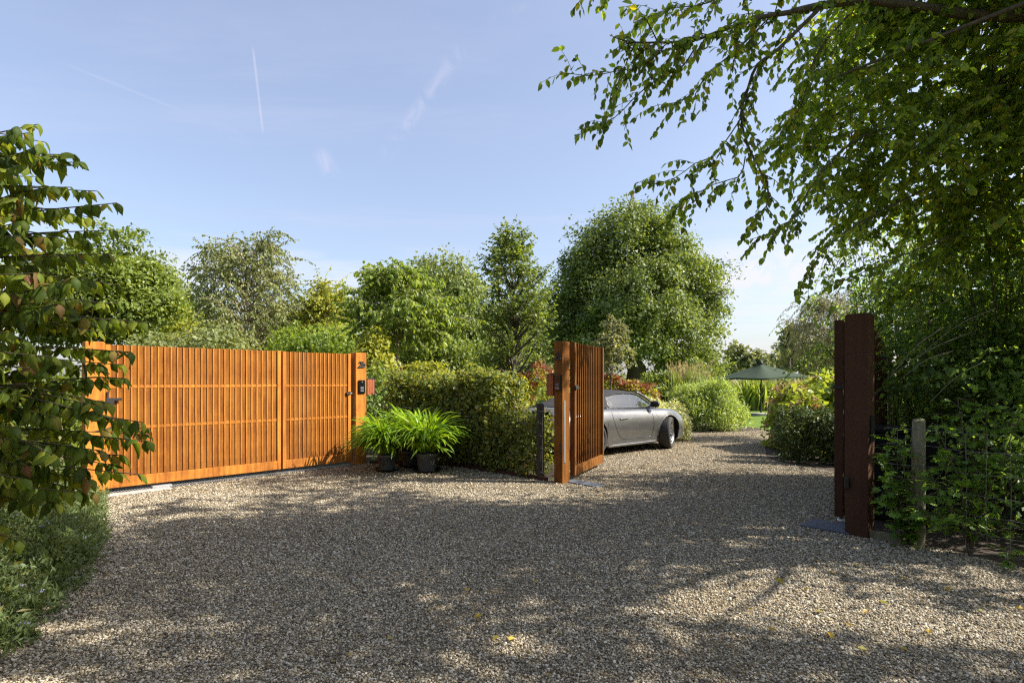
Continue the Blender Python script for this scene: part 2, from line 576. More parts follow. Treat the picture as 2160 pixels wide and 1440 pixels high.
M['l_hedge'] = leafset('leaf_mixed_hedge', (0.035, 0.050, 0.012), (0.085, 0.105, 0.022), (0.16, 0.165, 0.038), (0.36, 0.17, 0.075), trans=0.38, k=1.8)
M['l_ivy'] = leafset('leaf_clipped_hedge', (0.018, 0.034, 0.010), (0.040, 0.062, 0.018), (0.075, 0.098, 0.032), trans=0.22, rough=0.5, k=1.25, spec=0.25)
M['l_agap'] = leafset('leaf_strap', (0.10, 0.19, 0.012), (0.15, 0.26, 0.018), (0.20, 0.31, 0.028), trans=0.35, rough=0.35, k=1.35)
M['l_agap_obj'] = leaf_mat('leaf_strap_single', [(0, (0.12, 0.22, 0.016)), (0.5, (0.22, 0.34, 0.024)), (0.95, (0.31, 0.42, 0.045)), (1, (0.32, 0.25, 0.08))], trans=0.35, rough=0.35, per_object=True)
M['l_round'] = leafset('leaf_round_tree', (0.036, 0.054, 0.010), (0.078, 0.108, 0.018), (0.125, 0.155, 0.026), trans=0.32, k=1.6)
M['l_birch'] = leafset('leaf_birch', (0.048, 0.062, 0.020), (0.095, 0.112, 0.038), (0.155, 0.168, 0.065), trans=0.35)
M['l_yellow'] = leafset('leaf_yellow_green', (0.075, 0.090, 0.014), (0.145, 0.160, 0.022), (0.22, 0.22, 0.036), trans=0.4)
M['l_young'] = leafset('leaf_light_green', (0.060, 0.098, 0.016), (0.115, 0.165, 0.026), (0.19, 0.24, 0.042), trans=0.42, k=1.35)
M['l_back'] = leafset('leaf_back_tree', (0.050, 0.070, 0.024), (0.095, 0.120, 0.038), (0.14, 0.165, 0.055), trans=0.3)
M['l_alder'] = leafset('leaf_alder', (0.036, 0.052, 0.012), (0.070, 0.100, 0.022), (0.125, 0.158, 0.034), trans=0.38)
M['l_big'] = leafset('leaf_big_tree', (0.038, 0.058, 0.016), (0.080, 0.110, 0.028), (0.135, 0.165, 0.044), trans=0.34, k=1.55)
M['l_far'] = leafset('leaf_far_trees', (0.055, 0.066, 0.036), (0.095, 0.108, 0.055), (0.14, 0.155, 0.075), trans=0.3)
M['l_silver'] = leafset('leaf_silver_tree', (0.055, 0.062, 0.032), (0.105, 0.115, 0.058), (0.17, 0.18, 0.095), trans=0.35)
M['l_mound'] = leafset('leaf_mound', (0.080, 0.115, 0.035), (0.145, 0.19, 0.060), (0.21, 0.255, 0.090), trans=0.35)
M['l_varieg'] = leafset('leaf_variegated', (0.12, 0.135, 0.055), (0.26, 0.27, 0.13), (0.42, 0.42, 0.25), trans=0.25)
M['l_hydrangea'] = leafset('leaf_hydrangea', (0.075, 0.105, 0.018), (0.14, 0.18, 0.028), (0.20, 0.23, 0.04), trans=0.35)
M['fl_hydrangea'] = leafset('flower_hydrangea', (0.22, 0.085, 0.065), (0.36, 0.20, 0.14), (0.44, 0.32, 0.20), trans=0.25, k=1.0)
M['fl_red'] = leafset('flower_red_seed', (0.11, 0.025, 0.018), (0.22, 0.055, 0.038), (0.32, 0.11, 0.075), trans=0.25, k=1.0)
M['l_grass'] = leafset('leaf_tall_grass', (0.055, 0.085, 0.018), (0.11, 0.15, 0.034), (0.18, 0.21, 0.07), trans=0.35)
M['fl_plume'] = leafset('grass_plume', (0.20, 0.16, 0.10), (0.32, 0.27, 0.18), (0.44, 0.39, 0.28), trans=0.3, k=1.0)
M['l_cover'] = leafset('leaf_ground_cover', (0.045, 0.070, 0.024), (0.085, 0.118, 0.042), (0.14, 0.175, 0.070), (0.24, 0.20, 0.04), trans=0.35, k=1.35)
M['fl_blue'] = leafset('flower_pale_blue', (0.20, 0.20, 0.42), (0.36, 0.36, 0.58), (0.55, 0.55, 0.68), trans=0.2, k=1.0)
M['fallen'] = leaf_mat('fallen_leaf', [(0, (0.30, 0.20, 0.02)), (0.6, (0.42, 0.30, 0.03)), (1, (0.26, 0.26, 0.04))], trans=0.2, per_object=True)


# ------------------------------------------------------------------ foliage generators
def unit(a):
    return a / (np.linalg.norm(a, axis=-1, keepdims=True) + 1e-9)


LEAF = {
    'diamond': (np.array([[0, 0, 0], [.36, .45, .07], [0, 1, -.06], [-.36, .45, .07]], float), np.array([[0, 1, 2, 3]])),
    'oval': (np.array([[0, 0, 0], [.30, .24, .06], [.30, .62, .03], [0, 1, -.14], [-.30, .62, .03], [-.30, .24, .06]], float), np.array([[0, 1, 2, 3], [0, 3, 4, 5]])),
    'narrow': (np.array([[0, 0, 0], [.13, .4, .03], [0, 1, -.10], [-.13, .4, .03]], float), np.array([[0, 1, 2, 3]])),
    'blade': (np.array([[-.03, 0, 0], [.03, 0, 0], [.025, .5, .0], [-.025, .5, 0], [0, 1, -.25]], float), np.array([[0, 1, 2, 3], [3, 2, 4, 4]])),
    'maple': (np.array([[0, 0, 0], [.20, .10, 0], [.50, .22, .05], [.28, .42, .02], [.42, .72, -.02], [.14, .66, .02], [0, 1, -.08],
                        [-.14, .66, .02], [-.42, .72, -.02], [-.28, .42, .02], [-.50, .22, .05], [-.20, .10, 0]], float),
              np.array([[0, 1, 2, 3], [0, 3, 4, 5], [0, 5, 6, 7], [0, 7, 8, 9], [0, 9, 10, 11]])),
}
LEAF['blade'] = (LEAF['blade'][0], np.array([[0, 1, 2, 3]]), np.array([[3, 2, 4]]))


def leaves(mb, pos, d, n, size, shape='oval', rnd=None, width=1.0):
    t = LEAF[shape]
    tv, tq = t[0], t[1]
    pos = np.asarray(pos); N_ = len(pos)
    if N_ == 0: return
    d = unit(np.asarray(d, float)); n = np.asarray(n, float)
    x = unit(np.cross(d, n)); n = np.cross(x, d)
    s = np.broadcast_to(np.asarray(size, float), (N_,))[:, None, None]
    V = (tv[None, :, 0:1] * width * x[:, None] + tv[None, :, 1:2] * d[:, None] + tv[None, :, 2:3] * n[:, None]) * s + pos[:, None]
    k = len(tv)
    off = (np.arange(N_) * k)[:, None, None]
    q = (tq[None] + off).reshape(-1, 4)
    tr = (t[2][None] + off).reshape(-1, 3) if len(t) > 2 else None
    if rnd is None: rnd = rng.random(N_)
    mb.add(V.reshape(-1, 3), q, tr, np.repeat(np.clip(rnd, 0, 1), k))


def rdir(n):
    return unit(rng.normal(size=(n, 3)))


def cloud(mb, centers, radius, per, size, shape='diamond', flat=0.75, droop=0.35, out_c=None, upn=0.6, crnd=None, szvar=0.35, spread=0.55, dome=False):
    """Clumps of leaves: 'per' leaves around every centre."""
    centers = np.asarray(centers); K = len(centers)
    if K == 0: return
    radius = np.broadcast_to(np.asarray(radius, float), (K,))
    o = rng.normal(size=(K, per, 3))
    o *= np.minimum(1, 1.7 / (np.linalg.norm(o, axis=-1, keepdims=True) + 1e-6)) * spread
    if dome:
        o = rdir(K * per).reshape(K, per, 3) * (0.70 + 0.30 * rng.random((K, per, 1)) ** 0.5) * (1 + 0.25 * rng.normal(size=(K, per, 1))).clip(0.4, 1.35)
        o[..., 2] = np.where(o[..., 2] < -0.25, -o[..., 2] * 0.6, o[..., 2])
    o[..., 2] *= flat
    pos = (centers[:, None] + o * radius[:, None, None]).reshape(-1, 3)
    oc = unit(o.reshape(-1, 3))
    nrm = oc * 0.6 + rdir(len(pos)) * 0.75 + np.array([0, 0, upn])
    if out_c is not None:
        nrm += 0.5 * unit(pos - out_c)
    d = rdir(len(pos)) + oc * 0.5 + np.array([0, 0, -droop])
    if crnd is None: crnd = rng.random(K)
    r = np.repeat(crnd, per) * 0.45 + rng.random(len(pos)) * 0.55
    leaves(mb, pos, d, unit(nrm), size * (1 + szvar * rng.normal(size=len(pos))).clip(0.5, 1.7), shape, r)


def blob_points(blobs, n, lo=0.35, wob=0.18):
    """Clump centres inside a union of ellipsoids, denser towards the skin, outline uneven."""
    b = np.array(blobs, float)
    w = (b[:, 3] * b[:, 4] * b[:, 5]) ** 0.75
    idx = rng.choice(len(b), n, p=w / w.sum())
    u = rdir(n)
    f = 3.1
    wv = 1 + wob * (np.sin(u[:, 0] * f * 2 + idx) + np.sin(u[:, 1] * f * 2.3 + 1.7 * idx) + np.sin(u[:, 2] * f * 2.7 + 0.6 * idx)) / 1.7
    r = (lo + (1 - lo) * rng.random(n) ** 0.6) * wv
    return b[idx, :3] + u * b[idx, 3:6] * r[:, None], idx


def bend(p0, p1, k=5, sag=0.0, wob=0.05):
    p0 = np.asarray(p0, float); p1 = np.asarray(p1, float)
    t = np.linspace(0, 1, k)[:, None]
    L_ = np.linalg.norm(p1 - p0)
    pts = p0 + (p1 - p0) * t
    w = np.sin(t * math.pi)
    pts = pts + w * rng.normal(size=3) * wob * L_ + w * np.array([0, 0, sag * L_])
    return pts


def tree(name, label, base, blobs, leafm, barkm='bark', trunk_r=0.2, fork=None, clumps=150, per=60, cr=0.5, size=0.1, shape='diamond',
         limbs=14, group=None, droop=0.35, flat=0.75, lo=0.35, wob=0.18, cat='tree', twigs=0, spread=0.55, upn=0.6, lean=(0, 0), dome=False):
    base = np.array(base, float)
    t = thing(name, label, cat, tuple(base), group)
    b = np.array(blobs, float)
    cen = (b[:, :3] * b[:, 3:4]).sum(0) / b[:, 3].sum()
    top = b[:, 2].max() + b[:, 5].max() * 0.35
    if fork is None: fork = max(base[2] + 0.5, b[:, 2].min() - b[:, 5].min() * 0.7)
    tr = MB()
    tx, ty = cen[0] * 0.7 + base[0] * 0.3, cen[1] * 0.7 + base[1] * 0.3
    path = np.array([base - [0, 0, 0.1], base + [0, 0, 0.25], [base[0] + lean[0], base[1] + lean[1], fork], [tx, ty, (fork + top) / 2], [tx, ty, top]])
    tt = np.linspace(0, 1, 14)
    xs = np.array([0, .08, .4, .7, 1])
    pth = np.stack([np.interp(tt, xs, path[:, i]) for i in range(3)], 1)
    pth[2:, :2] += rng.normal(size=(12, 2)) * trunk_r * 0.25
    rad = trunk_r * np.interp(tt, [0, .06, .4, 1], [1.5, 1.0, 0.75, 0.12])
    tr.tube(pth, rad, 9)
    pts, idx = blob_points(blobs, clumps, lo, wob)
    sel = rng.choice(clumps, min(limbs, clumps), replace=False)
    for i in sel:
        q = pts[i]
        h = np.clip(fork + (q[2] - fork) * rng.uniform(0.0, 0.55), fork, top * 0.97)
        f = np.interp(h, pth[:, 2], np.arange(14)); k = int(f)
        s = pth[k] + (pth[min(k + 1, 13)] - pth[k]) * (f - k)
        r0 = np.interp(h, pth[:, 2], rad) * 0.55
        pl = bend(s, q, 6, 0.08, 0.08)
        tr.tube(pl, np.linspace(r0, r0 * 0.15, 6), 5)
        for _ in range(twigs):
            a = pl[rng.integers(2, 6)]
            e = pts[rng.integers(clumps)]
            if np.linalg.norm(e - a) < 2.2 * cr + 0.6: tr.tube(bend(a, e, 4, 0.05, 0.1), np.linspace(r0 * 0.25, r0 * 0.08, 4), 4, False)
    tr.build('trunk', M[barkm], t, True)
    cr_ = MB()
    cloud(cr_, pts, cr * rng.uniform(0.65, 1.25, clumps), per, size, shape, flat, droop, cen, upn, spread=spread, dome=dome)
    cr_.build('crown', M[leafm], t)
    return t


def pxblob(px, py, hw, hh, D, dep=None):
    c = P(px, py, D)
    return (c[0], c[1], c[2], hw * D / 1200, (dep if dep else hw * D / 1200), hh * D / 1200)

# ------------------------------------------------------------------ the ground
def sheet(name, r, z, m):
    me = make_mesh(name, [(-r, -r, z), (r, -r, z), (r, r, z), (-r, r, z)], np.array([[0, 1, 2, 3]]), m)
    return tag(link(name, me), kind='structure')


sheet('ground', 1500, 0.0, M['lawn'])
bed_left = [(-2.6, 1.0), (-3.0, 3.2), (-3.55, 4.6), (-4.6, 6.2), (-5.35, 7.05), (-5.6, 7.4), (-5.0, 8.0), (-3.2, 9.8), (-2.6, 10.15), (-0.9, 9.72), (0.55, 8.35), (1.1, 9.9), (1.6, 11), (-1, 15), (-12, 17), (-22, 14), (-22, 1)]
flat_poly('planting_bed', bed_left, 0.004, M['soil'])
bed_right = [(3.42, 5.30), (3.70, 5.0), (4.02, 4.32), (4.6, 3.2), (5.6, 1.5), (16, 1.5), (16, 17), (7.5, 15.6), (5.6, 12.6), (4.75, 10.6), (4.85, 9.9), (5.2, 9.0), (5.0, 7.9), (3.5, 5.7)]
flat_poly('planting_bed', bed_right, 0.004, M['soil'])
bed_back = [(0.0, 14.0), (2.6, 14.2), (4.4, 15.4), (6.4, 16.2), (7.4, 16.6), (7.6, 17.6), (6, 21), (0, 22), (-6, 20)]
flat_poly('planting_bed', bed_back, 0.004, M['soil'])
drive = [(-9, -8), (9, -8), (6.2, 0.5), (4.7, 3.1), (4.06, 4.28), (3.72, 4.95), (3.44, 5.26), (3.5, 5.75), (5.0, 7.95), (5.2, 9.0), (4.85, 9.9),
         (4.75, 10.6), (5.6, 12.6), (7.6, 15.7), (8.1, 17.2), (7.4, 16.75), (6.4, 16.3), (4.4, 15.5), (2.6, 14.3), (0.0, 14.1), (1.6, 11), (1.0, 9.9), (0.58, 8.30), (-0.9, 9.66), (-2.6, 10.1), (-3.22, 9.78),
         (-5.04, 7.95), (-5.56, 7.36), (-5.3, 7.02), (-4.5, 6.2), (-3.5, 4.6), (-2.95, 3.2), (-2.55, 1.0), (-9, 0.8)]
flat_poly('gravel_driveway', drive, 0.008, M['gravel'])


def inside(pts, poly):
    x, y = pts[:, 0], pts[:, 1]
    r = np.zeros(len(pts), bool)
    n = len(poly)
    for i in range(n):
        x0, y0 = poly[i]; x1, y1 = poly[(i + 1) % n]
        c = ((y0 > y) != (y1 > y)) & (x < (x1 - x0) * (y - y0) / (y1 - y0 + 1e-12) + x0)
        r ^= c
    return r


# loose stones over the gravel bed: instanced points
def stones():
    pts = []
    for d0, d1, dens, sz in ((2.3, 3.6, 8000, 0.0053), (3.6, 5.2, 6500, 0.0056), (5.2, 7.5, 4000, 0.0060), (7.5, 11.0, 1500, 0.0074), (11, 17, 300, 0.010)):
        xa = d1 * 0.98 + 0.4
        n = int(dens * (d1 - d0) * 2 * xa)
        p = np.stack([rng.uniform(-xa, xa, n), rng.uniform(d0, d1, n)], 1)
        p = p[(np.abs(p[:, 0]) < p[:, 1] * 0.95 + 0.3)]
        p = p[inside(p, drive)]
        for off in (-0.75, 0.75):      # shallow wheel tracks: thinner cover of loose stones
            cxs = np.interp(p[:, 1], [0, 3, 5, 7, 9, 11, 15], [-0.2, 0.3, 1.0, 1.75, 2.7, 3.9, 6.0]) + off
            keep = 1 - 0.5 * np.exp(-((p[:, 0] - cxs) / 0.22) ** 2) * np.clip(0.7 + 0.5 * np.sin(p[:, 1] * 2.1 + off), 0, 1)
            p = p[rng.random(len(p)) < keep]
        pts.append(np.column_stack([p, np.full(len(p), sz)]))
    p = np.vstack(pts)
    n = len(p)
    s = p[:, 2] * np.exp(rng.normal(size=n) * 0.25)
    sc = np.stack([s * rng.uniform(0.8, 1.5, n), s * rng.uniform(0.7, 1.2, n), s * rng.uniform(0.45, 0.85, n)], 1)
    V = np.column_stack([p[:, :2], 0.008 + sc[:, 2] * rng.uniform(0.2, 1.1, n)])
    me = bpy.data.meshes.new('loose_gravel')
    me.vertices.add(n); me.vertices.foreach_set('co', V.astype(np.float32).ravel())
    a = me.attributes.new('sc', 'FLOAT_VECTOR', 'POINT'); a.data.foreach_set('vector', sc.astype(np.float32).ravel())
    rot = np.stack([rng.normal(size=n) * 0.35, rng.normal(size=n) * 0.35, rng.uniform(0, 6.28, n)], 1)
    a = me.attributes.new('rt', 'FLOAT_VECTOR', 'POINT'); a.data.foreach_set('vector', rot.astype(np.float32).ravel())
    a = me.attributes.new('rnd', 'FLOAT', 'POINT'); a.data.foreach_set('value', rng.random(n).astype(np.float32))
    o = link('loose_gravel', me)
    tag(o, 'small pale brown and grey stones loose over the driveway', 'gravel', kind='stuff')
    ng = bpy.data.node_groups.new('stones', 'GeometryNodeTree')
    ng.interface.new_socket('Geometry', in_out='INPUT', socket_type='NodeSocketGeometry')
    ng.interface.new_socket('Geometry', in_out='OUTPUT', socket_type='NodeSocketGeometry')
    gi = ng.nodes.new('NodeGroupInput'); go = ng.nodes.new('NodeGroupOutput')
    ic = ng.nodes.new('GeometryNodeMeshIcoSphere'); ic.inputs['Subdivisions'].default_value = 1; ic.inputs['Radius'].default_value = 1
    sm = ng.nodes.new('GeometryNodeSetMaterial'); sm.inputs['Material'].default_value = M['pebble']
    ss = ng.nodes.new('GeometryNodeSetShadeSmooth'); ss.inputs['Shade Smooth'].default_value = False
    io = ng.nodes.new('GeometryNodeInstanceOnPoints')
    at = {}
    for k, ty in (('sc', 'FLOAT_VECTOR'), ('rt', 'FLOAT_VECTOR')):
        q = ng.nodes.new('GeometryNodeInputNamedAttribute'); q.data_type = ty; q.inputs['Name'].default_value = k
        at[k] = q.outputs['Attribute']
    lk = ng.links.new
    lk(gi.outputs[0], io.inputs['Points']); lk(ic.outputs['Mesh'], ss.inputs[0]); lk(ss.outputs[0], sm.inputs[0]); lk(sm.outputs[0], io.inputs['Instance'])
    e2r = ng.nodes.new('FunctionNodeEulerToRotation'); lk(at['rt'], e2r.inputs[0]); lk(e2r.outputs[0], io.inputs['Rotation'])
    lk(at['sc'], io.inputs['Scale']); lk(io.outputs[0], go.inputs[0])
    md = o.modifiers.new('stones', 'NODES'); md.node_group = ng
    me.materials.append(M['pebble'])
    return n


N_STONES = stones()

# ------------------------------------------------------------------ the steel gates
def frame2(a, b):
    """Axes along a line on the ground: along, outwards (to its right), up."""
    d = np.array([b[0] - a[0], b[1] - a[1], 0.0]); L_ = np.linalg.norm(d); d /= L_
    n = np.array([d[1], -d[0], 0.0])
    return d, n, L_


def gate_leaf(name, label, a, b, ztop, nslat, matl, out, sheet_behind, zbot=0.075, group=None, slat_d=0.042, bars=(0.40, 0.69), slat_w=0.0090, bar_off=0.0065):
    """A leaf from a to b; 'out' = +1/-1 picks the side the slats stand on."""
    d, n, L_ = frame2(a, b); n = n * out
    t = thing(name, label, 'gate', (a[0], a[1], 0), group)
    ax = np.array([d, n, [0, 0, 1]])
    A = np.array([a[0], a[1], 0.0])

    def at(s, w, z): return A + d * s + n * w + np.array([0, 0, z])
    H = ztop - zbot
    sw = 0.055
    rail = 0.135
    for s in (sw / 2, L_ - sw / 2):
        MB().box(at(s, 0, zbot + H / 2), (sw / 2, 0.038, H / 2), ax, 0.003).build('stile', matl, t)
    MB().box(at(L_ / 2, 0.002, zbot + rail / 2), (L_ / 2 - sw - 0.001, 0.034, rail / 2), ax, 0.003).build('bottom_rail', matl, t)
    for f in bars:
        MB().box(at(L_ / 2, bar_off, zbot + H * f + 0.03), (L_ / 2 - sw - 0.001, 0.016, 0.020), ax, 0.002).build('cross_bar', matl, t)
    if sheet_behind:
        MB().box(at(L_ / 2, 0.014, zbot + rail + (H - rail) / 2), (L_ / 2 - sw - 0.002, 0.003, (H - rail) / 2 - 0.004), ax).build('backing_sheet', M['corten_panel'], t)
    step = (L_ - 2 * sw) / (nslat + 1)
    hh = (H - rail) / 2 - 0.002
    sl = MB().box((0, 0, 0), (slat_w, slat_d / 2, hh), ax, 0.002).mesh('slat', matl)
    for i in range(nslat):
        o = bpy.data.objects.new('slat', sl); COL.objects.link(o); o.parent = t; ORG[o] = ORG[t]
        o.location = at(sw + step * (i + 1), 0.008 if sheet_behind else 0.0, zbot + rail + 0.002 + hh) - A
    return t, at, ax, L_


def line_at(a, b, px):
    """Point of the ground line a-b that stands at picture column px."""
    k = (px - 1080) / 1200
    t = (k * a[1] - a[0]) / ((b[0] - a[0]) - k * (b[1] - a[1]))
    return np.array(a) + (np.array(b) - np.array(a)) * t


def text_mesh(txt, size, depth, m):
    cu = bpy.data.curves.new('txt', 'FONT'); cu.body = txt; cu.size = size; cu.extrude = depth; cu.align_x = 'CENTER'; cu.align_y = 'CENTER'
    cu.shear = 0.25; cu.offset = 0.004; cu.space_character = 0.9
    o = bpy.data.objects.new('txt', cu); COL.objects.link(o)
    bpy.context.view_layer.update()
    me = bpy.data.meshes.new_from_object(o.evaluated_get(bpy.context.evaluated_depsgraph_get()))
    bpy.data.objects.remove(o); bpy.data.curves.remove(cu)
    me.materials.clear(); me.materials.append(m); me.name = 'house_number'
    return me


def gate_post(name, label, c, d, ztop, half, matl, group=None):
    """Square hollow post; d = direction along the gate."""
    d = np.array([d[0], d[1], 0.0]); d /= np.linalg.norm(d); n = np.array([d[1], -d[0], 0])
    t = thing(name, label, 'gate post', (c[0], c[1], 0), group)
    ax = np.array([d, n, [0, 0, 1]])
    C0 = np.array([c[0], c[1], 0.0])

    def at(s, w, z): return C0 + d * s + n * w + np.array([0, 0, z])
    MB().box(at(0, 0, ztop / 2 - 0.05), (half, half, ztop / 2 + 0.05), ax, 0.006).build('shaft', matl, t)
    MB().box(at(0, 0, ztop + 0.004), (half - 0.012, half - 0.012, 0.004), ax).build('cap_plate', matl, t)
    return t, at, ax


def number(txt, t, at, ax, z, w, face, size=0.13):
    """Raised house number on the face whose outward axis is 'face' (row of ax, signed)."""
    me = text_mesh(txt, size, 0.006, M['black_matte'])
    o = bpy.data.objects.new('house_number', me); COL.objects.link(o); o.parent = t; ORG[o] = ORG[t]
    nrm = Vector(face); up = Vector((0, 0, 1)); x = up.cross(nrm)
    mt = Matrix((x, up, nrm)).transposed().to_4x4()
    mt.translation = Vector(at(0, 0, z) - ORG[t] + np.array(face) * (w + 0.010))
    o.matrix_local = mt


def intercom(t, at, s, w, z, d, nrm, half=(0.062, 0.012, 0.115)):
    ax = np.array([d, nrm, [0, 0, 1]])
    c = at(0, 0, z) + d * s + nrm * (w + half[1])
    pl = MB().box(c, half, ax, 0.004).build('intercom', M['screen'], t)
    f = nrm * (half[1] + 0.002)
    MB().lathe([(0.0, 0.006), (0.016, 0.006), (0.021, 0.0), (0.021, -0.003)], c + f + np.array([0, 0, 0.07]), nrm, 16).build('lens', M['black'], pl, True)
    MB().box(c + f + np.array([0, 0, -0.02]), (0.030, 0.001, 0.022), ax).build('name_plate', M['print'], pl)
    for k in (-1, 0, 1):
        MB().box(c + f + d * 0.022 * k + np.array([0, 0, -0.070]), (0.007, 0.003, 0.010), ax, 0.001).build('button', M['steel'], pl)
    return pl


def mailbox(name, label, c, d, nrm, half):
    """Small slatted wooden box in a dark frame hung on the side of a post."""
    ax = np.array([d, nrm, [0, 0, 1]])
    t = thing(name, label, 'letter box', tuple(c - [0, 0, half[2]]), 'letter boxes on the gate posts')
    MB().box(c, (half[0] - 0.006, half[1] - 0.004, half[2] - 0.006), ax).build('body', M['black_matte'], t)
    for sx in (-1, 1):
        MB().box(c + d * sx * (half[0] - 0.005), (0.005, half[1] + 0.006, half[2]), ax).build('frame_side', M['black_matte'], t)
    MB().box(c + np.array([0, 0, half[2] + 0.006]), (half[0] + 0.004, half[1] + 0.012, 0.006), ax, 0.002).build('lid', M['black_matte'], t)
    nb = 4
    w = (2 * half[0] - 0.022) / nb
    for i in range(nb):
        MB().box(c + d * (-half[0] + 0.011 + w * (i + 0.5)) + nrm * (half[1] + 0.001), (w / 2 - 0.002, 0.005, half[2] - 0.004), ax, 0.0015).build('board', M['cedar'], t)
    return t


# --- left drive gate, closed: wide and narrow leaf between two posts
LA, LB = np.array([-5.34, 7.26]), np.array([-2.70, 9.97])
dl, nl, LL = frame2(LA, LB)
post_l, at_, ax_ = gate_post('gate_post', 'orange rusted steel gate post half hidden by the leaning shrub', LA, dl, 1.955, 0.105, M['corten'], 'rusted steel gate posts')
post_b, at_b, ax_b = gate_post('gate_post', 'sunlit orange rusted steel gate post numbered 2b beside potted plants', LB, dl, 1.945, 0.105, M['corten'], 'rusted steel gate posts')
number('2b', post_b, at_b, ax_b, 1.74, 0.105, nl, 0.15)
intercom(post_b, at_b, 0.005, 0.105, 1.36, dl, nl)
MB().box(at_b(-0.109, 0.055, 0.62), (0.003, 0.008, 0.55), ax_b).build('buffer_strip', M['steel'], post_b)
mailbox('letter_box', 'brown slatted letter box right of the post numbered 2b', at_b(0.195, 0.045, 1.355), dl, nl, (0.082, 0.055, 0.14))
p0, p1, p2, p3 = (line_at(LA, LB, x) for x in (221, 590.5, 594.5, 738))
leaf_w, at_w, ax_w, Lw = gate_leaf('gate_leaf', 'wide closed orange gate leaf behind the leaning shrub', p0, p1, 1.935, 27, M['corten'], 1, True, group='rusted steel gate leaves')
leaf_n, at_n, ax_n, Ln = gate_leaf('gate_leaf', 'narrow closed orange gate leaf next to the post numbered 2b', p2, p3, 1.930, 14, M['corten'], 1, True, group='rusted steel gate leaves')
MB().box(at_n(Ln - 0.05, 0.045, 1.25), (0.035, 0.010, 0.028), ax_n, 0.003).build('latch', M['black_matte'], leaf_n)
MB().box(at_n(Ln + 0.01, 0.045, 1.25), (0.024, 0.007, 0.010), ax_n).build('bolt', M['steel'], leaf_n)
h = MB().box(at_w(0.045, 0.055, 1.20), (0.045, 0.022, 0.045), ax_w, 0.004); h.box(at_w(0.13, 0.060, 1.225), (0.045, 0.012, 0.018), ax_w, 0.003); h.box(at_w(0.02, 0.06, 1.28), (0.012, 0.012, 0.05), ax_w, 0.003)
h.build('hinge', M['black_matte'], leaf_w)
# threshold of the closed gate
th = thing('gate_threshold', 'concrete strip with metal drain under the closed orange gate', 'threshold', (LA[0], LA[1], 0))
axl = np.array([dl, nl, [0, 0, 1]])


def on_l(s, w, z): return np.array([LA[0], LA[1], 0]) + dl * s + nl * w + np.array([0, 0, z])


MB().box(on_l(LL / 2, 0.0, 0.008), (LL / 2 - 0.11, 0.13, 0.012), axl, 0.004).build('drain_channel', M['black_matte'], th)
for i in range(60):
    pass
gr = MB()
for i in range(110):
    gr.box(on_l(0.16 + i * (LL - 0.3) / 110, 0.05, 0.022), (0.008, 0.07, 0.003), axl)
gr.build('drain_grate', M['steel'], th)
MB().box(on_l(0.46, 0.20, 0.006), (0.36, 0.07, 0.02), axl, 0.006).build('kerb_block', M['concrete'], th)
MB().box(on_l(0.75, 0.05, 0.030), (0.12, 0.045, 0.016), axl, 0.005).build('motor_cover', M['steel'], th)

# --- middle gate: post with the narrow leaf swung open behind it
MC = np.array([0.715, 8.17]); RC = np.array([3.30, 5.40])
dm, nm, _ = frame2(MC, RC)          # along the opening, nm points away from the street
post_m, at_m, ax_m = gate_post('gate_post', 'rusted steel gate post numbered 2a beside the open slatted leaf', MC, dm, 2.02, 0.080, M['corten_mid_shaded'], 'rusted steel gate posts')
fm = -nm if nm @ np.array([-MC[0], -MC[1], 0]) < 0 else nm
xm = np.cross([0, 0, 1], fm)
number('2a', post_m, at_m, ax_m, 1.81, 0.080, fm, 0.14)
intercom(post_m, at_m, 0.005, 0.080, 1.43, xm, fm)
MB().box(at_m(0, 0, 0.50) + fm * 0.084 + xm * 0.055, (0.018, 0.008, 0.055), np.array([xm, fm, [0, 0, 1]]), 0.003).build('key_switch', M['black'], post_m)
MB().box(at_m(0, 0, 0.74) + xm * 0.084 + fm * 0.03, (0.003, 0.011, 0.44), np.array([xm, fm, [0, 0, 1]])).build('buffer_strip', M['steel'], post_m)
mailbox('letter_box', 'brown slatted letter box left of the post numbered 2a', at_m(0, 0, 1.40) - xm * 0.152 + fm * 0.02, xm, fm, (0.070, 0.06, 0.155))
mo0, mo1 = np.array([0.885, 8.33]), np.array([1.535, 9.74])
leaf_m, at_o, ax_o, Lo = gate_leaf('gate_leaf', 'narrow slatted gate leaf standing open in front of the silver car', mo0, mo1, 2.03, 14, M['corten_mid_shaded'], 1, False, group='rusted steel gate leaves', slat_d=0.026, slat_w=0.009, bar_off=-0.034)
h = MB().box(at_o(0.05, 0.048, 1.37), (0.05, 0.014, 0.030), ax_o, 0.003); h.box(at_o(-0.02, 0.052, 1.37), (0.03, 0.018, 0.018), ax_o, 0.003); h.box(at_o(0.12, 0.055, 1.36), (0.02, 0.010, 0.014), ax_o, 0.002)
h.build('hinge', M['black_matte'], leaf_m)
sl = thing('threshold_slab', 'flat grey slab on the gravel at the foot of post 2a', 'slab', (0.95, 8.1, 0))
MB().box((1.02, 8.06, 0.012), (0.30, 0.11, 0.012), np.array([dm, [dm[1], -dm[0], 0], [0, 0, 1]]), 0.004).build('stone', M['slate'], sl)

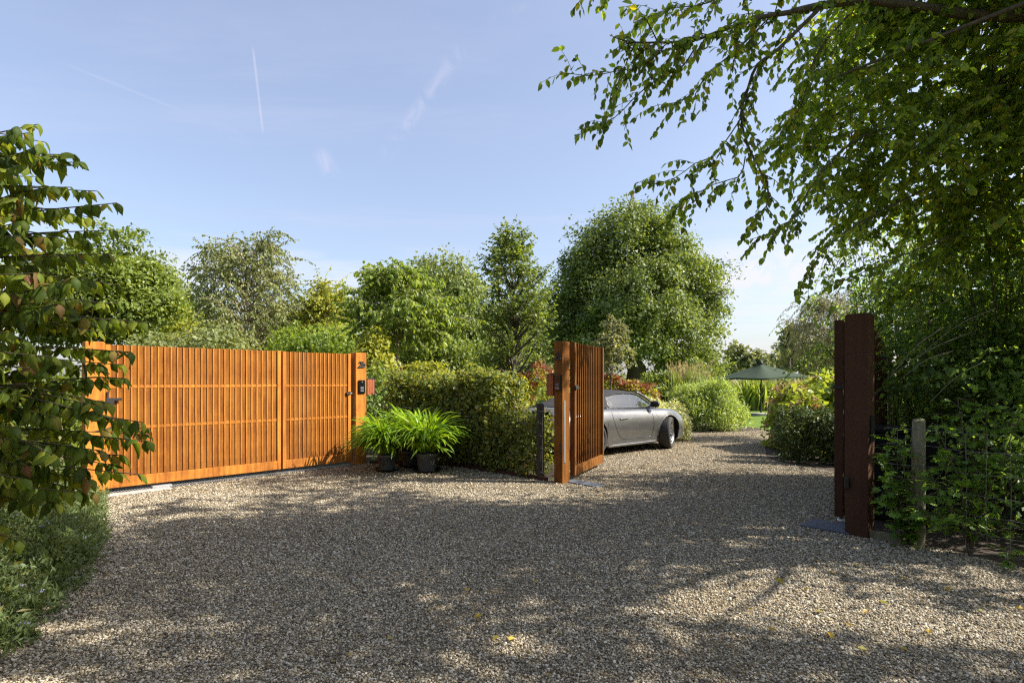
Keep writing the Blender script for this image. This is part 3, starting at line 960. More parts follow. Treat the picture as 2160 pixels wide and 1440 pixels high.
# --- right gate: dark post, wide leaf swung open behind it
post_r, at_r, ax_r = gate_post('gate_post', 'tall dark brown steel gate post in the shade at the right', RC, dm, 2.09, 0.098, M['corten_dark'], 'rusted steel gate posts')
xr = np.cross([0, 0, 1], fm)
MB().box(at_r(0, 0, 0.50) + fm * 0.112 - xr * 0.075, (0.022, 0.014, 0.052), np.array([xr, fm, [0, 0, 1]]), 0.004).build('key_switch', M['black'], post_r)
MB().box(at_r(0, 0, 1.02) + xr * 0.112 + fm * 0.02, (0.013, 0.03, 0.12), np.array([xr, fm, [0, 0, 1]]), 0.004).build('junction_box', M['black'], post_r)
ro0, ro1 = np.array([3.345, 5.83]), np.array([4.98, 7.62])
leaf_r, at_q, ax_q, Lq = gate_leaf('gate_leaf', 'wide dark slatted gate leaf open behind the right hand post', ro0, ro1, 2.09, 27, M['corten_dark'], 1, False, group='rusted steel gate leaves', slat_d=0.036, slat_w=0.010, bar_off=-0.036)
MB().box(at_q(-0.006, 0.0, 1.40), (0.006, 0.05, 0.018), ax_q, 0.003).build('lock_plate', M['black_matte'], leaf_r)
MB().lathe([(0.0, 0), (0.045, 0), (0.045, 0.03), (0.03, 0.055), (0.0, 0.055)], at_q(0.06, 0.02, 0.004), (0, 0, 1), 20).build('pivot', M['steel'], leaf_r, True)
sl = thing('threshold_slab', 'blue grey slate slab beside the dark post at the right', 'slab', (3.15, 5.7, 0))
sa = np.array([[dm[0], dm[1], 0], [-dm[1], dm[0], 0], [0, 0, 1]])
MB().box((3.17, 5.66, 0.016), (0.22, 0.19, 0.016), sa, 0.005).build('stone', M['slate'], sl)
bl = thing('timber_block', 'short rough timber board at the foot of the dark post', 'board', (3.36, 5.27, 0))
MB().box((3.37, 5.255, 0.035), (0.20, 0.02, 0.045), np.array([[dm[0], dm[1], 0], [-dm[1], dm[0], 0], [0, 0, 1]]), 0.004).build('plank', M['post_wood'], bl)

# ------------------------------------------------------------------ rusted edging along the hedge
ed = thing('edging_strip', 'thin rusty edging strip along the foot of the hedge', 'edging', (-0.98, 9.75, 0))
pe = [np.array([-2.5, 10.0]), np.array([-0.98, 9.70]), np.array([0.52, 8.24])]
for i in range(2):
    d_, n_, l_ = frame2(pe[i], pe[i + 1])
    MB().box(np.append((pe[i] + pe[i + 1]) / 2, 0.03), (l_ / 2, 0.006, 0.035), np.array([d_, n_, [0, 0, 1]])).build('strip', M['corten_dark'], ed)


# ------------------------------------------------------------------ wire fences
def wood_post(mb, c, r, h, sides=12):
    zs = np.array([-0.1, 0.0, h * 0.33, h * 0.66, h - 0.012, h])
    rr = r * np.array([1.06, 1.05, 1.0, 1.02, 0.97, 0.86])
    pts = np.array([[c[0] + rng.normal() * 0.003, c[1] + rng.normal() * 0.003, z] for z in zs])
    mb.tube(pts, rr, sides)
    return mb


def wire_fence(name, label, pts, hts, rad, pm, heights, dx=0.15, posts=None):
    t = thing(name, label, 'fence', (pts[0][0], pts[0][1], 0))
    for i, (p, h_) in enumerate(zip(pts, hts)):
        if posts is None or posts[i]:
            wood_post(MB(), p, rad, h_).build('post', pm, t, True)
    w = MB()
    for i in range(len(pts) - 1):
        a, b = np.array(pts[i]), np.array(pts[i + 1])
        L_ = np.linalg.norm(b - a); d_ = (b - a) / L_; n_ = np.array([d_[1], -d_[0]])
        side = -rad if n_ @ (-a) < 0 else rad
        k = max(6, int(L_ / 0.15))
        tt = np.linspace(0, 1, k)
        for hz in heights:
            sag = 0.012 * np.sin(tt * math.pi) * L_
            w.tube(np.column_stack([a[0] + (b[0] - a[0]) * tt + n_[0] * side, a[1] + (b[1] - a[1]) * tt + n_[1] * side, hz - sag + rng.normal(size=k) * 0.004]), 0.0016, 4, False)
        for s in np.arange(dx * 0.6, L_, dx):
            q = a + d_ * s + n_ * side
            w.tube([[q[0], q[1], heights[0]], [q[0] + rng.normal() * 0.01, q[1], heights[len(heights) // 2]], [q[0], q[1], heights[-1] - 0.01]], 0.0012, 4, False)
    w.build('wire_mesh', M['wire'], t)
    return t


wire_fence('wire_fence', 'grey timber post and wire mesh fence right of the dark gate post', [(3.46, 5.24), (3.62, 5.07), (4.00, 4.30), (4.95, 2.6)], [1.0, 1.12, 1.08, 1.1], 0.052, M['post_wood'],
           [0.10, 0.24, 0.38, 0.54, 0.72, 0.90, 1.04], posts=[False, True, False, True])
wire_fence('wire_fence', 'dark timber posts and wire mesh along the hedge between the gates', [(-2.45, 10.02), (-0.70, 9.50), (0.42, 8.42), (0.58, 8.28)], [1.05, 1.10, 1.12, 1.1], 0.06, plain('dark_post_wood', (0.045, 0.036, 0.027), 0.9, var=0.4, scale=25, bmp=0.5),
           [0.12, 0.30, 0.48, 0.66, 0.84, 1.02], posts=[False, True, True, False])

# ------------------------------------------------------------------ black bins behind the fence
M['bin'] = plain('bin_plastic', (0.006, 0.006, 0.006), 0.7, spec=0.2)


def bin_(label, c, ang, half):
    t = thing('garden_bin', label, 'bin', (c[0], c[1], 0))
    ax = np.array([[math.cos(ang), math.sin(ang), 0], [-math.sin(ang), math.cos(ang), 0], [0, 0, 1]])
    MB().box((c[0], c[1], half[2]), half, ax, 0.03).build('body', M['bin'], t)
    MB().box((c[0], c[1], 2 * half[2] + 0.025), (half[0] + 0.02, half[1] + 0.02, 0.025), ax, 0.012).build('lid', M['bin'], t)
    for k in (0.25, 0.5, 0.75):
        MB().box((c[0], c[1], 2 * half[2] * k), (half[0] + 0.008, half[1] + 0.008, 0.02), ax, 0.005).build('rib', M['bin'], t)


bin_('low black box shaped bin behind the wire fence', (4.25, 6.0), R(-35), (0.42, 0.26, 0.46))



# ------------------------------------------------------------------ potted strap-leaved plants
def strap(n_seg, L_, w, arch, lean):
    """One arching strap leaf in the x-z plane, from the origin."""
    t = np.linspace(0, 1, n_seg + 1)
    ang = lean + arch * t ** 1.4
    ds = L_ / n_seg
    x = np.concatenate(([0], np.cumsum(np.sin((ang[1:] + ang[:-1]) / 2) * ds)))
    z = np.concatenate(([0], np.cumsum(np.cos((ang[1:] + ang[:-1]) / 2) * ds)))
    ww = w * np.interp(t, [0, .1, .5, .85, 1], [0.6, 0.9, 1.0, 0.75, 0.06])
    V = []
    for i in range(n_seg + 1):
        nx, nz = math.cos(ang[i]), -math.sin(ang[i])
        V += [(x[i] + nx * 0.004, -ww[i] / 2, z[i] + 0.25 * ww[i]), (x[i], 0, z[i]), (x[i] + nx * 0.004, ww[i] / 2, z[i] + 0.25 * ww[i])]
    q = []
    for i in range(n_seg):
        for k in (0, 1):
            q.append([i * 3 + k, i * 3 + k + 1, i * 3 + 4 + k, i * 3 + 3 + k])
    return np.array(V), np.array(q)


STRAPS = []
STRAP_V = []
for L_, arch, lean in ((0.50, 1.1, 0.05), (0.56, 1.5, 0.18), (0.58, 1.9, 0.32), (0.52, 1.7, 0.45), (0.54, 1.6, 0.60), (0.46, 1.8, 0.72), (0.44, 0.9, 0.12), (0.60, 2.1, 0.36)):
    V, q = strap(7, L_, 0.0235, arch, lean)
    STRAP_V.append((V, q))
    STRAPS.append(make_mesh('strap_leaf', V, q, M['l_agap_obj'], smooth=True))


def potted(label, c, pot_r, pot_h, nleaf, k=1.0, lift=0.0):
    t = thing('potted_plant', label, 'potted plant', (c[0], c[1], 0), 'potted strap leaved plants by the closed gate')
    cc = np.array([c[0], c[1], 0.012])
    MB().lathe([(0.0, 0.012), (pot_r * 1.18, 0.012), (pot_r * 1.34, 0.035), (pot_r * 1.36, 0.045), (pot_r * 1.30, 0.045), (pot_r * 1.14, 0.022), (0, 0.02)], cc, seg=36).build('saucer', M['black'], t, True)
    MB().lathe([(0.0, 0.024), (pot_r * 0.80, 0.024), (pot_r * 0.84, 0.04), (pot_r * 0.985, pot_h - 0.05), (pot_r * 1.04, pot_h - 0.048), (pot_r * 1.05, pot_h), (pot_r * 0.97, pot_h), (pot_r * 0.94, pot_h - 0.05)], cc, seg=40).build('pot', M['pot'], t, True)
    MB().lathe([(0.0, pot_h - 0.045), (pot_r * 0.955, pot_h - 0.05)], cc, seg=24).build('compost', M['soil'], t)
    for i in range(nleaf):
        r = pot_r * 0.75 * math.sqrt(rng.random())
        a = rng.uniform(0, 2 * math.pi)
        ki = rng.integers(len(STRAPS))
        o = bpy.data.objects.new('leaf', STRAPS[ki]); COL.objects.link(o); o.parent = t; ORG[o] = ORG[t]
        s = k * rng.uniform(0.8, 1.25)
        o.matrix_local = Matrix.Translation((math.cos(a) * r, math.sin(a) * r, pot_h - 0.04 + rng.uniform(0, 0.10) + lift)) @ Matrix.Rotation(a + rng.normal() * 0.5, 4, 'Z') @ Matrix.Rotation(rng.normal() * 0.25, 4, 'X') @ Matrix.Rotation(rng.normal() * 0.12, 4, 'Y') @ Matrix.Scale(s, 4)

    # the rest of the dense tuft, too many to pick apart
    m = MB()
    for i in range(260):
        r = pot_r * 0.8 * math.sqrt(rng.random()); a = rng.uniform(0, 2 * math.pi)
        V, q = STRAP_V[rng.integers(len(STRAP_V))]
        mt = Matrix.Translation((c[0] + math.cos(a) * r, c[1] + math.sin(a) * r, pot_h - 0.04 + rng.uniform(0, 0.14) + lift)) @ Matrix.Rotation(a + rng.normal() * 0.6, 4, 'Z') @ Matrix.Rotation(rng.normal() * 0.3, 4, 'X') @ Matrix.Rotation(rng.normal() * 0.15, 4, 'Y') @ Matrix.Scale(k * rng.uniform(0.7, 1.25), 4)
        mt = np.array(mt)
        m.add(V @ mt[:3, :3].T + mt[:3, 3], q, None, rng.random())
    m.build('leaf_tuft', M['l_agap'], t, True)['kind'] = 'stuff'


potted('bushy strap leaved plant in black pot, nearest the post numbered 2b', (-2.02, 9.20), 0.15, 0.27, 285, 1.22, 0.05)
potted('bushy strap leaved plant in black pot, furthest from the closed gate', (-1.36, 9.12), 0.17, 0.30, 295, 1.26, 0.05)
potted('taller strap leaved plant standing behind the other two black pots', (-1.72, 9.62), 0.15, 0.28, 240, 1.15, 0.16)

# ------------------------------------------------------------------ the parked car
def smooth_interp(x, xs, ys):
    """Cubic Hermite through the keys with finite-difference tangents."""
    xs = np.asarray(xs, float); ys = np.asarray(ys, float)
    m = np.gradient(ys, xs)
    i = np.clip(np.searchsorted(xs, x) - 1, 0, len(xs) - 2)
    h_ = xs[i + 1] - xs[i]; t = (x - xs[i]) / h_
    return ((2 * t**3 - 3 * t**2 + 1) * ys[i] + (t**3 - 2 * t**2 + t) * h_ * m[i] + (-2 * t**3 + 3 * t**2) * ys[i + 1] + (t**3 - t**2) * h_ * m[i + 1])


CX = [-2.26, -2.20, -2.02, -1.65, -1.225, -0.85, -0.35, 0.35, 0.85, 1.225, 1.60, 1.88, 2.06, 2.16]
CW = [0.55, 0.70, 0.825, 0.905, 0.930, 0.915, 0.875, 0.862, 0.880, 0.905, 0.880, 0.800, 0.660, 0.46]
CS = [0.62, 0.70, 0.79, 0.87, 0.905, 0.905, 0.890, 0.875, 0.862, 0.850, 0.795, 0.690, 0.590, 0.50]
CC = [0.66, 0.78, 0.87, 0.94, 0.97, 0.96, 0.93, 0.90, 0.83, 0.765, 0.700, 0.625, 0.555, 0.49]
CB = [0.42, 0.32, 0.22, 0.17, 0.165, 0.16, 0.155, 0.155, 0.155, 0.16, 0.165, 0.17, 0.20, 0.30]


def car_keys(x):
    return [smooth_interp(x, CX, c) for c in (CW, CS, CC, CB)]


SEC = [(0.0, 0.0, 'b'), (0.70, 0.0, 'b'), (0.90, 0.012, 'b'), (0.955, 0.05, 'b'), (0.965, 0.10, 'b'), (0.962, 0.16, 'b')]


def car_section(x):
    """Half section, from the floor's middle to the bonnet's middle: (y, z) rows."""
    w, s, c, b = car_keys(x)
    mid = b + (s - b) * 0.50
    p = [(0.0, b), (0.66 * w, b), (0.90 * w, b + 0.008), (0.950 * w, b + 0.04), (0.965 * w, b + 0.09), (0.958 * w, b + 0.14), (0.972 * w, b + (s - b) * 0.30), (0.992 * w, b + (s - b) * 0.42), (1.0 * w, b + (s - b) * 0.54),
         (0.996 * w, b + (s - b) * 0.66), (0.978 * w, b + (s - b) * 0.78), (0.948 * w, b + (s - b) * 0.885), (0.905 * w, b + (s - b) * 0.955), (0.85 * w, s), (0.78 * w, s + 0.006), (0.70 * w, s - 0.002), (0.60 * w, s * 0.72 + c * 0.28 - 0.006), (0.48 * w, s * 0.30 + c * 0.70 - 0.004),
         (0.34 * w, c - 0.004), (0.17 * w, c), (0.0, c + 0.004)]
    return np.array(p)


def body_y(x, z):
    """Half width of the body side at (x, z)."""
    s = car_section(x)[3:14]
    return float(np.interp(z, s[:, 1], s[:, 0]))


car = thing('parked_car', 'silver grey convertible sports car with black soft top parked behind the open gate', 'car', (0, 0, 0))
CAR_A = R(40.5)
front_contact = np.array([3.33, 12.28])
ca, sa_ = math.cos(CAR_A), math.sin(CAR_A)
loc_fw = np.array([1.225, -0.79])
car_xy = front_contact - np.array([loc_fw[0] * ca - loc_fw[1] * sa_, loc_fw[0] * sa_ + loc_fw[1] * ca])
car.location = (car_xy[0], car_xy[1], 0.012)
car.rotation_euler = (0, 0, CAR_A)
ORG[car] = np.zeros(3)


def paint_b(N, L, out):
    p = N('ShaderNodeBsdfPrincipled')
    p.inputs['Base Color'].default_value = (0.30, 0.292, 0.28, 1)
    set_in(p, Metallic=0.6, Roughness=0.36)
    p.inputs['Coat Weight'].default_value = 1.0; p.inputs['Coat Roughness'].default_value = 0.06
    n = noise(N, L, mapped(N, L, (1, 1, 1)), 900, 2, 0.5)
    L(ramp(N, L, n, [(0.3, (0.102, 0.102, 0.101)), (0.7, (0.138, 0.138, 0.136))]), p.inputs['Base Color'])
    d = noise(N, L, mapped(N, L, (1, 1, 2.5)), 2.5, 5, 0.65)
    mr = N('ShaderNodeMapRange'); L(d, mr.inputs[0]); mr.inputs[1].default_value = 0.35; mr.inputs[2].default_value = 0.75; mr.inputs[3].default_value = 0.30; mr.inputs[4].default_value = 0.48
    L(mr.outputs[0], p.inputs['Roughness'])
    return p.outputs[0]


M['paint'] = mat('silver_car_paint', paint_b)
M['rubber'] = plain('tyre_rubber', (0.030, 0.028, 0.026), 0.8, var=0.25, scale=30, bmp=0.2)
M['rim'] = plain('alloy_rim', (0.42, 0.42, 0.43), 0.28, 0.85)
M['rim_dark'] = plain('alloy_rim_inner', (0.03, 0.03, 0.032), 0.45, 0.5)
M['disc'] = plain('brake_disc', (0.30, 0.29, 0.28), 0.35, 0.9)
M['softtop'] = plain('soft_top_fabric', (0.022, 0.022, 0.024), 0.85, var=0.2, scale=200)
M['trim'] = plain('black_trim', (0.012, 0.012, 0.013), 0.3)
M['interior'] = plain('dark_interior', (0.02, 0.019, 0.018), 0.6)
M['redlens'] = plain('tail_lens', (0.25, 0.01, 0.012), 0.15)
M['lens'] = plain('headlamp_lens', (0.5, 0.52, 0.54), 0.08, 0.4)


def glass_b(N, L, out):
    t = N('ShaderNodeBsdfTransparent'); t.inputs[0].default_value = (0.78, 0.86, 0.84, 1)
    g = N('ShaderNodeBsdfGlossy'); g.inputs['Roughness'].default_value = 0.02; g.inputs[0].default_value = (0.9, 0.95, 1, 1)
    f = N('ShaderNodeLayerWeight'); f.inputs[0].default_value = 0.5
    pw = N('ShaderNodeMath', operation='POWER'); L(f.outputs['Facing'], pw.inputs[0]); pw.inputs[1].default_value = 3.0
    a = N('ShaderNodeMath', operation='MULTIPLY_ADD'); L(pw.outputs[0], a.inputs[0]); a.inputs[1].default_value = 0.8; a.inputs[2].default_value = 0.08
    m = N('ShaderNodeMixShader'); L(a.outputs[0], m.inputs[0]); L(t.outputs[0], m.inputs[1]); L(g.outputs[0], m.inputs[2])
    return m.outputs[0]


M['glass'] = mat('car_glass', glass_b)


def car_body():
    xs = np.unique(np.concatenate([np.linspace(CX[0], CX[-1], 70)]))
    S = [car_section(x) for x in xs]
    m = len(S[0])
    V = []
    for x, s in zip(xs, S):
        ring = [(x, y, z) for y, z in s] + [(x, -y, z) for y, z in s[-2:0:-1]]
        V += ring
    k = 2 * m - 2
    q = []
    for i in range(len(xs) - 1):
        for j in range(k):
            j2 = (j + 1) % k
            q.append([i * k + j, i * k + j2, (i + 1) * k + j2, (i + 1) * k + j])
    t = []
    n0 = len(V)
    for e, i in ((0, 0), (1, len(xs) - 1)):
        V.append((xs[i] + (-0.03 if e == 0 else 0.03), 0, float(np.mean(S[i][:, 1]))))
        for j in range(k):
            j2 = (j + 1) % k
            t.append([n0 + e, i * k + j2, i * k + j] if e == 0 else [n0 + e, i * k + j, i * k + j2])
    me = make_mesh('body', V, [np.array(q), np.array(t)], M['paint'], smooth=True)
    me.materials.append(M['trim'])
    bm = bmesh.new(); bm.from_mesh(me); bmesh.ops.recalc_face_normals(bm, faces=bm.faces[:])
    bm.to_mesh(me); bm.free()
    body = bpy.data.objects.new('body', me); COL.objects.link(body)
    cut = MB()
    for xc, r in ((1.225, 0.372), (-1.225, 0.385)):
        for sgn in (-1, 1):
            yo, yi = 1.2 * sgn, 0.50 * sgn
            seg = 48
            a = np.arange(seg) / seg * 2 * math.pi
            c0 = np.column_stack([xc + np.cos(a) * r, np.full(seg, yi), 0.345 + np.sin(a) * r])
            c1 = c0.copy(); c1[:, 1] = yo
            Vv = np.vstack([c0, c1, [[xc, yi, 0.345]], [[xc, yo, 0.345]]])
            qq = [[j, (j + 1) % seg, seg + (j + 1) % seg, seg + j] for j in range(seg)]
            tt = [[2 * seg, (j + 1) % seg, j] for j in range(seg)] + [[2 * seg + 1, seg + j, seg + (j + 1) % seg] for j in range(seg)]
            cut.add(Vv, qq, tt)
    # cockpit
    cut.box((-0.12, 0, 1.05), (0.86, 0.60, 0.45))
    cme = cut.mesh('cut', M['trim'])
    bm = bmesh.new(); bm.from_mesh(cme); bmesh.ops.recalc_face_normals(bm, faces=bm.faces[:]); bm.to_mesh(cme); bm.free()
    co = bpy.data.objects.new('cut', cme); COL.objects.link(co)
    md = body.modifiers.new('b', 'BOOLEAN'); md.operation = 'DIFFERENCE'; md.object = co; md.solver = 'EXACT'; md.material_mode = 'TRANSFER'
    bpy.context.view_layer.update()
    res = bpy.data.meshes.new_from_object(body.evaluated_get(bpy.context.evaluated_depsgraph_get()))
    bpy.data.objects.remove(body); bpy.data.objects.remove(co)
    res.name = 'body'
    res.set_sharp_from_angle(angle=R(38))
    return link('body', res, car)


body = car_body()


def seam(name, pts, r=0.0045, m='trim', parent=None, off=0.0):
    P_ = np.array([[x, -(body_y(x, z) + off), z] for x, z in pts])
    return MB().tube(P_, r, 5).build(name, M[m], parent or car, True)


def dense(pts, k=40):
    pts = np.array(pts, float)
    s = np.concatenate(([0], np.cumsum(np.linalg.norm(np.diff(pts, axis=0), axis=1))))
    t = np.linspace(0, s[-1], k)
    return np.column_stack([smooth_interp(t, s, pts[:, 0]), smooth_interp(t, s, pts[:, 1])])


seam('door_seam', dense([(0.66, 0.83), (0.67, 0.65), (0.66, 0.45), (0.62, 0.32), (0.5, 0.292), (0.2, 0.288), (-0.2, 0.29), (-0.38, 0.33), (-0.52, 0.46), (-0.62, 0.62), (-0.66, 0.75), (-0.66, 0.84)], 70))
seam('sill_seam', dense([(0.84, 0.265), (0.4, 0.262), (0, 0.26), (-0.5, 0.262), (-0.82, 0.27)], 30), 0.004)
# door handle: shallow dark recess, body-coloured blade
seam('handle_recess', dense([(-0.42, 0.690), (-0.30, 0.690), (-0.18, 0.690)], 12), 0.014, 'trim', off=-0.008)
hd = MB(); hp = np.array([[x, -(body_y(x, 0.706) + 0.010), 0.704] for x in np.linspace(-0.44, -0.20, 8)])
hd.tube(hp, np.array([0.008, 0.013, 0.015, 0.015, 0.015, 0.014, 0.012, 0.006]), 8); hd.build('door_handle', M['paint'], car, True)
# fuel flap ring on the wing
a = np.linspace(0, 2 * math.pi, 33)
seam('fuel_flap', [(0.86 + 0.075 * math.cos(t), 0.765 + 0.055 * math.sin(t)) for t in a], 0.0032)
# air intake slit ahead of the rear wheel
seam('air_intake', dense([(-0.80, 0.70), (-0.84, 0.62), (-0.86, 0.54)], 12), 0.016, 'trim', off=-0.012)
# side sill blade
MB().box((0.0, -0.842, 0.185), (0.78, 0.022, 0.022), None, 0.010).build('sill_blade', M['paint'], car)
MB().box((0.0, 0.842, 0.185), (0.78, 0.022, 0.022), None, 0.010).build('sill_blade', M['paint'], car)


def wheel_arch_lip(xc, r, name='arch_lip'):
    pts = []
    for t in np.linspace(R(-12), R(192), 40):
        x, z = xc + r * math.cos(t), 0.345 + r * math.sin(t)
        pts.append((x, -(body_y(x, max(z, 0.24)) + 0.001), z))
    MB().tube(pts, 0.007, 5).build(name, M['paint'], car, True)


wheel_arch_lip(1.225, 0.374)
wheel_arch_lip(-1.225, 0.387)


def wheel(xc, yc, steer, r, wdt):
    """Tyre, rim with five split spokes, disc; axis along y, outer side to sign(yc)."""
    e = bpy.data.objects.new('wheel', None); COL.objects.link(e); e.parent = car
    e.empty_display_size = 0.1
    e.location = (xc, yc, r); e.rotation_euler = (0, 0, steer)
    ORG[e] = np.zeros(3)
    o = 1 if yc > 0 else -1
    ax = (0, o, 0)
    w = wdt / 2
    ri = r * 0.735
    MB().lathe([(ri, -w + 0.02), (ri + 0.02, -w), (r - 0.03, -w - 0.003), (r - 0.008, -w + 0.018), (r, -w + 0.045), (r, w - 0.045), (r - 0.008, w - 0.018), (r - 0.03, w + 0.003), (ri + 0.02, w), (ri, w - 0.02)], (0, 0, 0), ax, 64).build('tyre', M['rubber'], e, True)
    gro = MB()
    for h_ in (-0.055, -0.018, 0.018, 0.055):
        gro.lathe([(r + 0.0008, h_ - 0.005), (r + 0.0008, h_ + 0.005)], (0, 0, 0), ax, 64)
    gro.build('tread_groove', M['trim'], e)
    rim = MB().lathe([(ri - 0.002, -w + 0.02), (ri - 0.03, -w + 0.06), (ri - 0.03, w - 0.05), (ri - 0.012, w - 0.012), (ri, w - 0.008), (ri + 0.004, w - 0.016)], (0, 0, 0), ax, 48).build('rim', M['rim'], e, True)
    sp = MB()
    for k in range(5):
        for dd in (-0.17, 0.17):
            a0, a1 = k * 2 * math.pi / 5 + dd * 0.55, k * 2 * math.pi / 5 + dd * 1.45
            p0 = np.array([math.cos(a0) * 0.055, 0, math.sin(a0) * 0.055]); p1 = np.array([math.cos(a1) * (ri - 0.012), 0, math.sin(a1) * (ri - 0.012)])
            d_ = p1 - p0; l_ = np.linalg.norm(d_); d_ /= l_
            n_ = np.array([0, o, 0]); b_ = np.cross(d_, n_)
            V = []
            for f, hw, y, th in ((0, 0.020, w - 0.075, 0.03), (0.3, 0.014, w - 0.060, 0.028), (0.7, 0.012, w - 0.035, 0.026), (1, 0.016, w - 0.02, 0.026)):
                c = p0 + d_ * l_ * f
                for sx, sy in ((-1, 1), (1, 1), (1, 0), (-1, 0)):
                    V.append(c + b_ * hw * sx * (1 if sy else 1.2) + n_ * (y - (0 if sy else th)))
            q = []
            for i in range(3):
                for j in range(4):
                    q.append([i * 4 + j, i * 4 + (j + 1) % 4, i * 4 + 4 + (j + 1) % 4, i * 4 + 4 + j])
            sp.add(V, q)
    sp.build('spokes', M['rim'], rim)
    MB().lathe([(0.0, w - 0.062), (0.028, w - 0.062), (0.034, w - 0.07), (0.070, w - 0.078), (0.075, w - 0.12)], (0, 0, 0), ax, 24).build('hub', M['rim'], rim, True)
    MB().lathe([(0.0, w - 0.125), (0.17, w - 0.125), (0.17, w - 0.15), (0.0, w - 0.15)], (0, 0, 0), ax, 40).build('brake_disc', M['disc'], e)
    MB().lathe([(0.0, -0.02), (ri - 0.03, -0.02)], (0, 0, 0), ax, 40).build('rim_back', M['rim_dark'], e)
    cp = MB().box((0.0, o * (w - 0.125), 0.13) if True else 0, (0.085, 0.035, 0.045), None, 0.012)
    cp.build('brake_caliper', M['trim'], e)
    return e


STEER = R(24)
wheel(1.225, -0.795, STEER, 0.340, 0.245)
wheel(1.225, 0.795, STEER, 0.340, 0.245)
wheel(-1.225, -0.785, 0, 0.345, 0.295)
wheel(-1.225, 0.785, 0, 0.345, 0.295)


# cabin: windscreen frame, glass, soft top
def roof_z(x):
    return float(smooth_interp(x, [-1.62, -1.35, -1.0, -0.5, -0.05, 0.25, 0.46, 0.75, 1.08], [0.955, 1.005, 1.105, 1.215, 1.258, 1.255, 1.225, 1.10, 0.905]))


def belt(x):
    return float(smooth_interp(x, [-1.65, -1.0, -0.6, 0, 0.6, 1.1], [0.93, 0.93, 0.912, 0.90, 0.895, 0.87]))


def belt_y(x):
    return float(smooth_interp(x, [-1.65, -1.2, -0.6, 0, 0.6, 0.9, 1.1], [0.52, 0.64, 0.70, 0.715, 0.70, 0.66, 0.60]))


def roof_y(x):
    return float(smooth_interp(x, [-1.65, -1.2, -0.6, 0, 0.46, 0.8, 1.1], [0.50, 0.545, 0.56, 0.56, 0.565, 0.60, 0.62]))


def grid_mesh(fn, us, vs):
    V = np.array([fn(u, v) for u in us for v in vs]); n = len(vs)
    q = [[i * n + j, i * n + j + 1, (i + 1) * n + j + 1, (i + 1) * n + j] for i in range(len(us) - 1) for j in range(n - 1)]
    return V, np.array(q)


# soft top: over the roof from the header rail to the engine lid, with its sides behind the door glass
def top_fn(x, v):
    """v from -1 to 1 across; |v|>0.72 is the side flank."""
    zt, yr, yb = roof_z(x), roof_y(x), belt_y(x)
    s = abs(v); sg = -1 if v < 0 else 1
    if s < 0.72:
        f = s / 0.72
        return (x, sg * yr * f, zt - 0.045 * f ** 3)
    f = (s - 0.72) / 0.28
    ze = belt(x) if x < -0.56 else zt - 0.075
    zl = zt - 0.045
    ye = yb if x < -0.56 else yr + 0.012
    return (x, sg * (yr + (ye - yr) * f + 0.012 * math.sin(f * math.pi)), zl + (min(ze, zl) - zl) * f)


us = np.concatenate([np.linspace(-1.62, -0.62, 16), [-0.57, -0.555], np.linspace(-0.5, 0.46, 14)])
vs = np.concatenate([np.linspace(-1, -0.72, 5), np.linspace(-0.6, 0.6, 13), np.linspace(0.72, 1, 5)])
V, q = grid_mesh(top_fn, us, vs)
link('soft_top', make_mesh('soft_top', V, q, M['softtop'], smooth=True), car)
